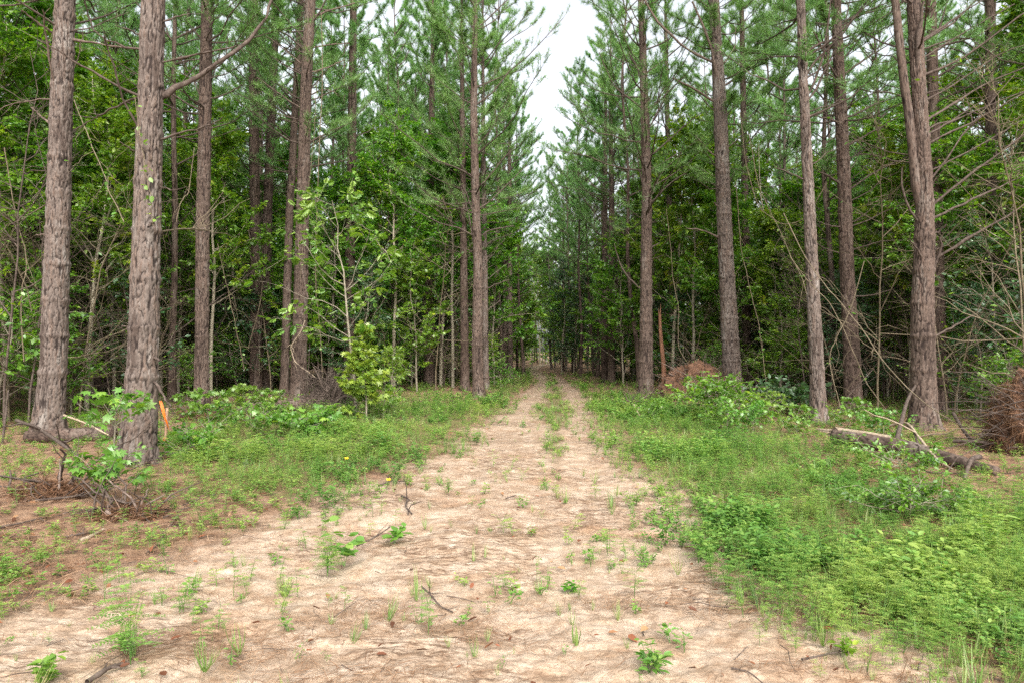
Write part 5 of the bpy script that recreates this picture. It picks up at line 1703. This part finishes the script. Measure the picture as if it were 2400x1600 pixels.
# red snag
b0 = G(1525, 902)
t = thing('broken_snag', 'thin red-orange barkless snag behind the stout brown verge pine', 'dead tree', b0)
z = np.linspace(0, 2.9, 10)
P = np.stack([-.12 * z / 2.9 + .03 * np.sin(z * 2), .03 * np.cos(z * 2), z - .05], -1)
V, q = tubes(P[None], np.linspace(.10, .05, 10)[None], 10)
mk('trunk', V, q, None, None, True, M['snag'], t)
Ps = P[-1] + np.array([[[0, 0, -.2], [.02, 0, .05], [.03, .01, .35]], [[-.02, .01, -.2], [-.03, .0, .02], [-.05, 0, .2]]])
V, q = tubes(Ps, np.array([[.03, .025, .004]] * 2), 6)
mk('splinter', V, q, None, None, True, M['snag'], t)

# hanging and leaning vines
def vine(label, pts, d0, d1, r=.008, leaf=0, mat='vine', seed=0):
    rng = np.random.default_rng(900 + seed)
    base = W(pts[0][0], pts[0][1], d0)
    n = len(pts)
    P = densify(np.array([W(x, y, d0 + (d1 - d0) * i / (n - 1)) for i, (x, y) in enumerate(pts)]) - base, 26)
    P[1:-1] += np.cumsum(rng.normal(size=(24, 3)) * .012, 0) * np.sin(np.linspace(0, math.pi, 24))[:, None]
    t = thing('vine', label, 'vine', base)
    a = Acc()
    a.add(*tubes(P[None], np.full((1, 26), r), 6))
    m = 7
    p, d = sample_on(P[None], np.zeros(m, int), rng.uniform(.1, .9, m))
    dd = nrm(d + rdir(rng, m))
    P2 = branch_curves(rng, p, np.arctan2(dd[:, 1], dd[:, 0]), np.arcsin(np.clip(dd[:, 2], -.9, .9)), rng.uniform(.2, .9, m), 6, -.2, .12)
    a.add(*tubes(P2, np.linspace(r * .55, r * .25, 6)[None].repeat(m, 0), 4))
    a.build('vine_stem', M[mat], t, smooth_=True)
    if leaf:
        s = rng.uniform(.05, .95, leaf)
        q, _ = sample_on(P[None], np.zeros(leaf, int), s)
        V, F, A = leaves(OVAL, q + rdir(rng, leaf) * .05, rdir(rng, leaf) + np.array([0, 0, -.3]), np.array([0, -.5, 1.0]) + rdir(rng, leaf) * .5, rng.uniform(.05, .1, leaf), .75, np.clip(rng.normal(.5, .15, leaf), 0, 1))
        mk('foliage', V, None, F, {'tint': A}, False, M['leaf_bright'], t)


vine('long pale vine sagging from the slender speckled pine down past the forked pine', [(1800, 490), (1853, 602), (1905, 670), (1980, 760), (2055, 861), (2153, 947), (2270, 1010)], 14.4, 11.5, .009, 0, seed=1)
vine('vine crossing the long pale one and looping in front of the shaded tangled pine', [(1815, 590), (1850, 640), (1900, 690), (1950, 780), (1990, 880), (2050, 960)], 14.6, 14.0, .008, 6, seed=2)
vine('thin vine leaning from the tangled pine back to the ground', [(1985, 600), (1960, 690), (1920, 780), (1905, 830), (1920, 900), (1935, 960)], 15.6, 15.2, .011, 8, seed=3)
vine('slack vine hanging in loops behind the knobbly greenish sapling', [(1700, 260), (1715, 390), (1740, 470), (1790, 510), (1850, 500), (1900, 420)], 19, 17, .011, 5, seed=4)
vine('vine slanting steeply across the knobbly greenish sapling', [(1720, 310), (1745, 430), (1800, 540), (1850, 660), (1868, 760)], 18.5, 16.5, .011, 8, seed=5)
vine('vine dropping past the right side of the pale ringed-bark pine', [(1690, 420), (1702, 560), (1716, 640), (1740, 740), (1760, 880)], 19.5, 19.0, .010, 10, seed=6)
vine('pale vine hanging straight down right of the reddish pine', [(738, 30), (742, 180), (736, 330), (730, 520), (728, 650), (738, 760), (742, 900)], 18.5, 19.2, .012, 34, seed=7)
vine('leafy vine trailing between the straight slim pine and the two close dark pines', [(500, 560), (515, 640), (530, 720), (545, 790), (562, 850)], 19.0, 19.6, .012, 26, seed=8)
vine('bare vine swinging out left of the straight slim pine', [(446, 340), (437, 440), (412, 470), (405, 510)], 15.5, 15.0, .009, 0, seed=9)
vine('fine vine straggling down the face of the thickest grey pine', [(310, 225), (325, 340), (330, 420), (345, 470), (352, 520)], 8.9, 8.95, .005, 22, seed=10)
vine('thin vine arching over the shade between the two grey pines', [(170, 230), (195, 300), (230, 380), (250, 440), (285, 510)], 12.2, 10.0, .008, 14, seed=11)
vine('drooping vine left of the leftmost grey pine', [(10, 340), (30, 470), (60, 590), (45, 690), (55, 830)], 13.5, 13.4, .010, 26, seed=12)
vine('leafless vine curved low in front of the bushy sweetgum', [(748, 978), (768, 962), (800, 958), (830, 970), (842, 992)], 15.6, 15.2, .008, 0, 'deadwood', seed=13)
vine('pale snapped vine looping against the face of the reddish pine', [(701, 736), (690, 765), (664, 801), (672, 830), (728, 872), (752, 900)], 19.7, 19.4, .014, 0, 'palewood', seed=14)
vine('leafy creeper climbing the left side of the reddish pine', [(690, 640), (700, 500), (716, 360), (722, 240), (728, 190)], 19.9, 19.9, .008, 46, seed=15)
vine('tangled vine draped between the two close dark pines', [(560, 470), (575, 560), (600, 640), (590, 720), (570, 800)], 22.5, 22.5, .012, 0, seed=16)
vine('vine strung along the thin pine right of the stout brown verge pine', [(1530, 480), (1540, 560), (1548, 640), (1562, 720), (1560, 800), (1590, 850)], 22.0, 21.5, .010, 6, seed=17)
stick('dead_branch', 'bundle of bare horizontal boughs caught between the thickest grey pine and the slim pine', [(372, 532), (420, 525), (470, 530), (482, 527)], .014, .008, 'vine', 'branch', hang=(9.6, 12.5), twigs=9, seed=3)

# sticks lying about
for (lab, pts, r0, r1, mt, tw) in [
    ('long thin stick slanting up on the left edge below the leftmost pine', [(38, 995, .25), (90, 1012, .22), (150, 1040, .1), (185, 1055, .04)], .03, .02, 'deadwood', 3),
    ('pale pole leaning off the leftmost pine towards the thickest one', [(146, 1012, .45), (200, 1015, .32), (250, 1015, .12)], .02, .012, 'palewood', 1),
    ('upright crooked dead sapling at the far left edge', [(5, 1018, .0), (12, 1018, .45), (18, 1016, .9)], .022, .012, 'deadwood', 3),
    ('straight brown stick in the straw at the left edge', [(-20, 1222, .03), (60, 1205, .03), (110, 1192, .03)], .012, .008, 'deadwood', 1),
    ('stick lying before the rusty fallen bough', [(80, 1160, .05), (160, 1152, .05), (225, 1140, .05)], .014, .01, 'deadwood', 1),
    ('weathered white chunk of dead wood on the straw', [(182, 1248, .02), (210, 1238, .03), (238, 1222, .03)], .02, .013, 'palewood', 0),
    ('dark stick lying beside the white chunk of dead wood', [(150, 1238, .02), (185, 1230, .02), (215, 1226, .02)], .012, .01, 'deadwood', 1),
    ('long dry stem lying across the straw towards the weeds', [(375, 1195, .03), (430, 1172, .03), (520, 1150, .04)], .008, .005, 'deadwood', 1),
    ('second long dry stem parallel to the first in the straw', [(420, 1168, .04), (470, 1150, .05), (530, 1138, .05)], .007, .004, 'deadwood', 0),
    ('curled twig right of the white chunk of dead wood', [(335, 1275, .02), (372, 1255, .04), (376, 1232, .05), (350, 1205, .04)], .007, .004, 'deadwood', 3),
    ('forked driftwood-grey stick on the sand below the left verge', [(922, 1142, .02), (938, 1152, .04), (930, 1168, .03), (946, 1184, .02)], .013, .008, 'deadwood', 4),
    ('thin stick half buried in the sand left of the central tuft', [(968, 1352, .02), (990, 1372, .02), (1010, 1398, .02), (1040, 1410, .015)], .007, .004, 'deadwood', 3),
    ('pale bent twig on the sand above the central tuft', [(1182, 1300, .02), (1200, 1318, .03), (1222, 1330, .02)], .005, .003, 'palewood', 1),
    ('dark thick stick at the bottom edge by the tallest feathery weed', [(200, 1575, .02), (250, 1545, .03), (292, 1530, .02)], .014, .01, 'deadwood', 2),
    ('straight dark stick on the sand right of the grass tuft', [(820, 1258, .02), (862, 1240, .03), (896, 1222, .05)], .008, .005, 'deadwood', 2),
    ('twig lying on the sand at the bottom right', [(1842, 1520, .015), (1900, 1510, .02), (1935, 1500, .015)], .006, .004, 'deadwood', 2),
    ('wavy twig at the bottom between the sand and the right verge', [(1680, 1540, .015), (1720, 1550, .02), (1770, 1590, .015)], .005, .003, 'deadwood', 2),
    ('dry root poking out of the sand at the left verge corner', [(870, 1118, .02), (895, 1112, .04), (935, 1108, .02)], .012, .006, 'deadwood', 3),
    ('small stick on the sandy crown between the ruts', [(1162, 1148, .02), (1185, 1140, .02)], .007, .005, 'deadwood', 1),
    ('low crooked stick standing by the foot of the stout brown verge pine', [(1448, 945, .02), (1455, 948, .25), (1470, 960, .02)], .03, .02, 'palewood', 1),
    ('bare pole leaning down to the right of the ringed-bark pine', [(1715, 918, .1), (1760, 915, .65), (1840, 912, 1.3)], .022, .014, 'deadwood', 2),
    ('slanted dead pole crossing low in front of the shaded tangled pine', [(1905, 960, .02), (1950, 955, .5), (2005, 950, 1.1)], .016, .01, 'deadwood', 2),
    ('thin bough lying in straw at the right end of the log', [(2230, 1165, .03), (2300, 1160, .04), (2360, 1168, .03)], .010, .006, 'palewood', 1),
]:
    stick('fallen_stick', lab, pts, r0, r1, mt, 'stick', twigs=tw)

# ------------------------------------------------------------------ survey stake, pine cones, marker post
b0 = G(380, 1012)
t = thing('survey_stake', 'wooden survey stake with orange flagging ribbon right of the thickest grey pine', 'survey stake', b0)
z = np.linspace(-.05, .56, 7)
P = np.stack([.045 * z, 0 * z, z], -1)
V, q = tubes(P[None], np.full((1, 7), .026), 4)
n = len(V)
mk('post', np.concatenate([V, P[-1:]]), q, np.array([[n - 4 + i, n - 4 + (i + 1) % 4, n] for i in range(4)]), None, False, M['post'], t)
z = np.linspace(0, .75, 6)
V, q = tubes(np.stack([-.09 + .02 * np.sin(z * 5) + .02 * z, -.02 + 0 * z, z], -1)[None], np.full((1, 6), .006), 5)
mk('pin', V, q, None, None, True, M['deadwood'], t)


def ribbon(P, wd, name):
    P = densify(np.array(P, float), 14)
    s = np.linspace(0, 1, 14)
    sx = np.stack([np.cos(s * 2.2) * wd, np.sin(s * 2.2) * wd, .15 * wd + 0 * s], -1) / 2
    A_, B_ = P - sx, P + sx
    th_ = np.array([0, .0015, 0])
    V = np.concatenate([A_, B_, A_ + th_, B_ + th_])
    i = np.arange(13)
    q = np.concatenate([np.stack([i, i + 1, i + 15, i + 14], -1), np.stack([i + 28, i + 42, i + 43, i + 29], -1)])
    mk(name, V, q, None, None, True, M['orange'], t)


ribbon([(-.08, -.02, .68), (-.045, -.03, .58), (.0, -.035, .42), (.045, -.035, .3), (.10, -.035, .13)], .045, 'ribbon')
V, q = tubes(np.array([[[-.035, -.0, .03], [.035, 0, .025]]]), np.array([[.032, .032]]), 8)
mk('ribbon_knot', V, q, None, None, True, M['orange'], t)


def pinecone(px, py, label, s=1.0, rz=0.0, tiltx=1.1):
    loc = G(px, py)
    t = thing('pine_cone', label, 'pine cone', loc + np.array([0, 0, .03 * s]), None, rz)
    t.rotation_euler = (tiltx, 0, rz)
    t.scale = (s,) * 3
    n = 90
    i = np.arange(n)
    zz = i / n
    th = i * 2.39996
    r = .012 + .02 * np.sin(np.pi * np.clip(zz * .85 + .12, 0, 1))
    pos = np.stack([np.cos(th) * r * .5, np.sin(th) * r * .5, zz * .1 - .05], -1)
    ax = np.stack([np.cos(th), np.sin(th), .25 + .5 * zz], -1)
    V, F, A = leaves(OVAL, pos, ax, np.tile([0, 0, 1.0], (n, 1)), r * .95, .8, np.full(n, .5))
    F2 = F.copy()
    mk('scale', V, None, F2, None, False, M['cone'], t)
    P = np.array([[[0, 0, -.05], [0, 0, 0], [0, 0, .05]]])
    V, q = tubes(P, np.array([[.012, .016, .006]]), 8)
    mk('core', V, q, None, None, True, M['cone'], t)


pinecone(403, 1206, 'open brown pine cone sitting on the straw at the edge of the sand', 1.15, .5)

b0 = G(1255, 833)
t = thing('marker_post', 'tiny white marker post at the far bend of the track', 'marker post', b0)
V, q = tubes(np.array([[[0, 0, -.1], [0, 0, .6], [0, 0, 1.15]]]), np.full((1, 3), .06), 4)
mk('post', V, q, None, None, False, M['white'], t)
V, q = tubes(np.array([[[0, 0, 1.15], [0, 0, 1.19]]]), np.array([[.075, .02]]), 4)
mk('cap', V, q, None, None, False, M['white'], t)
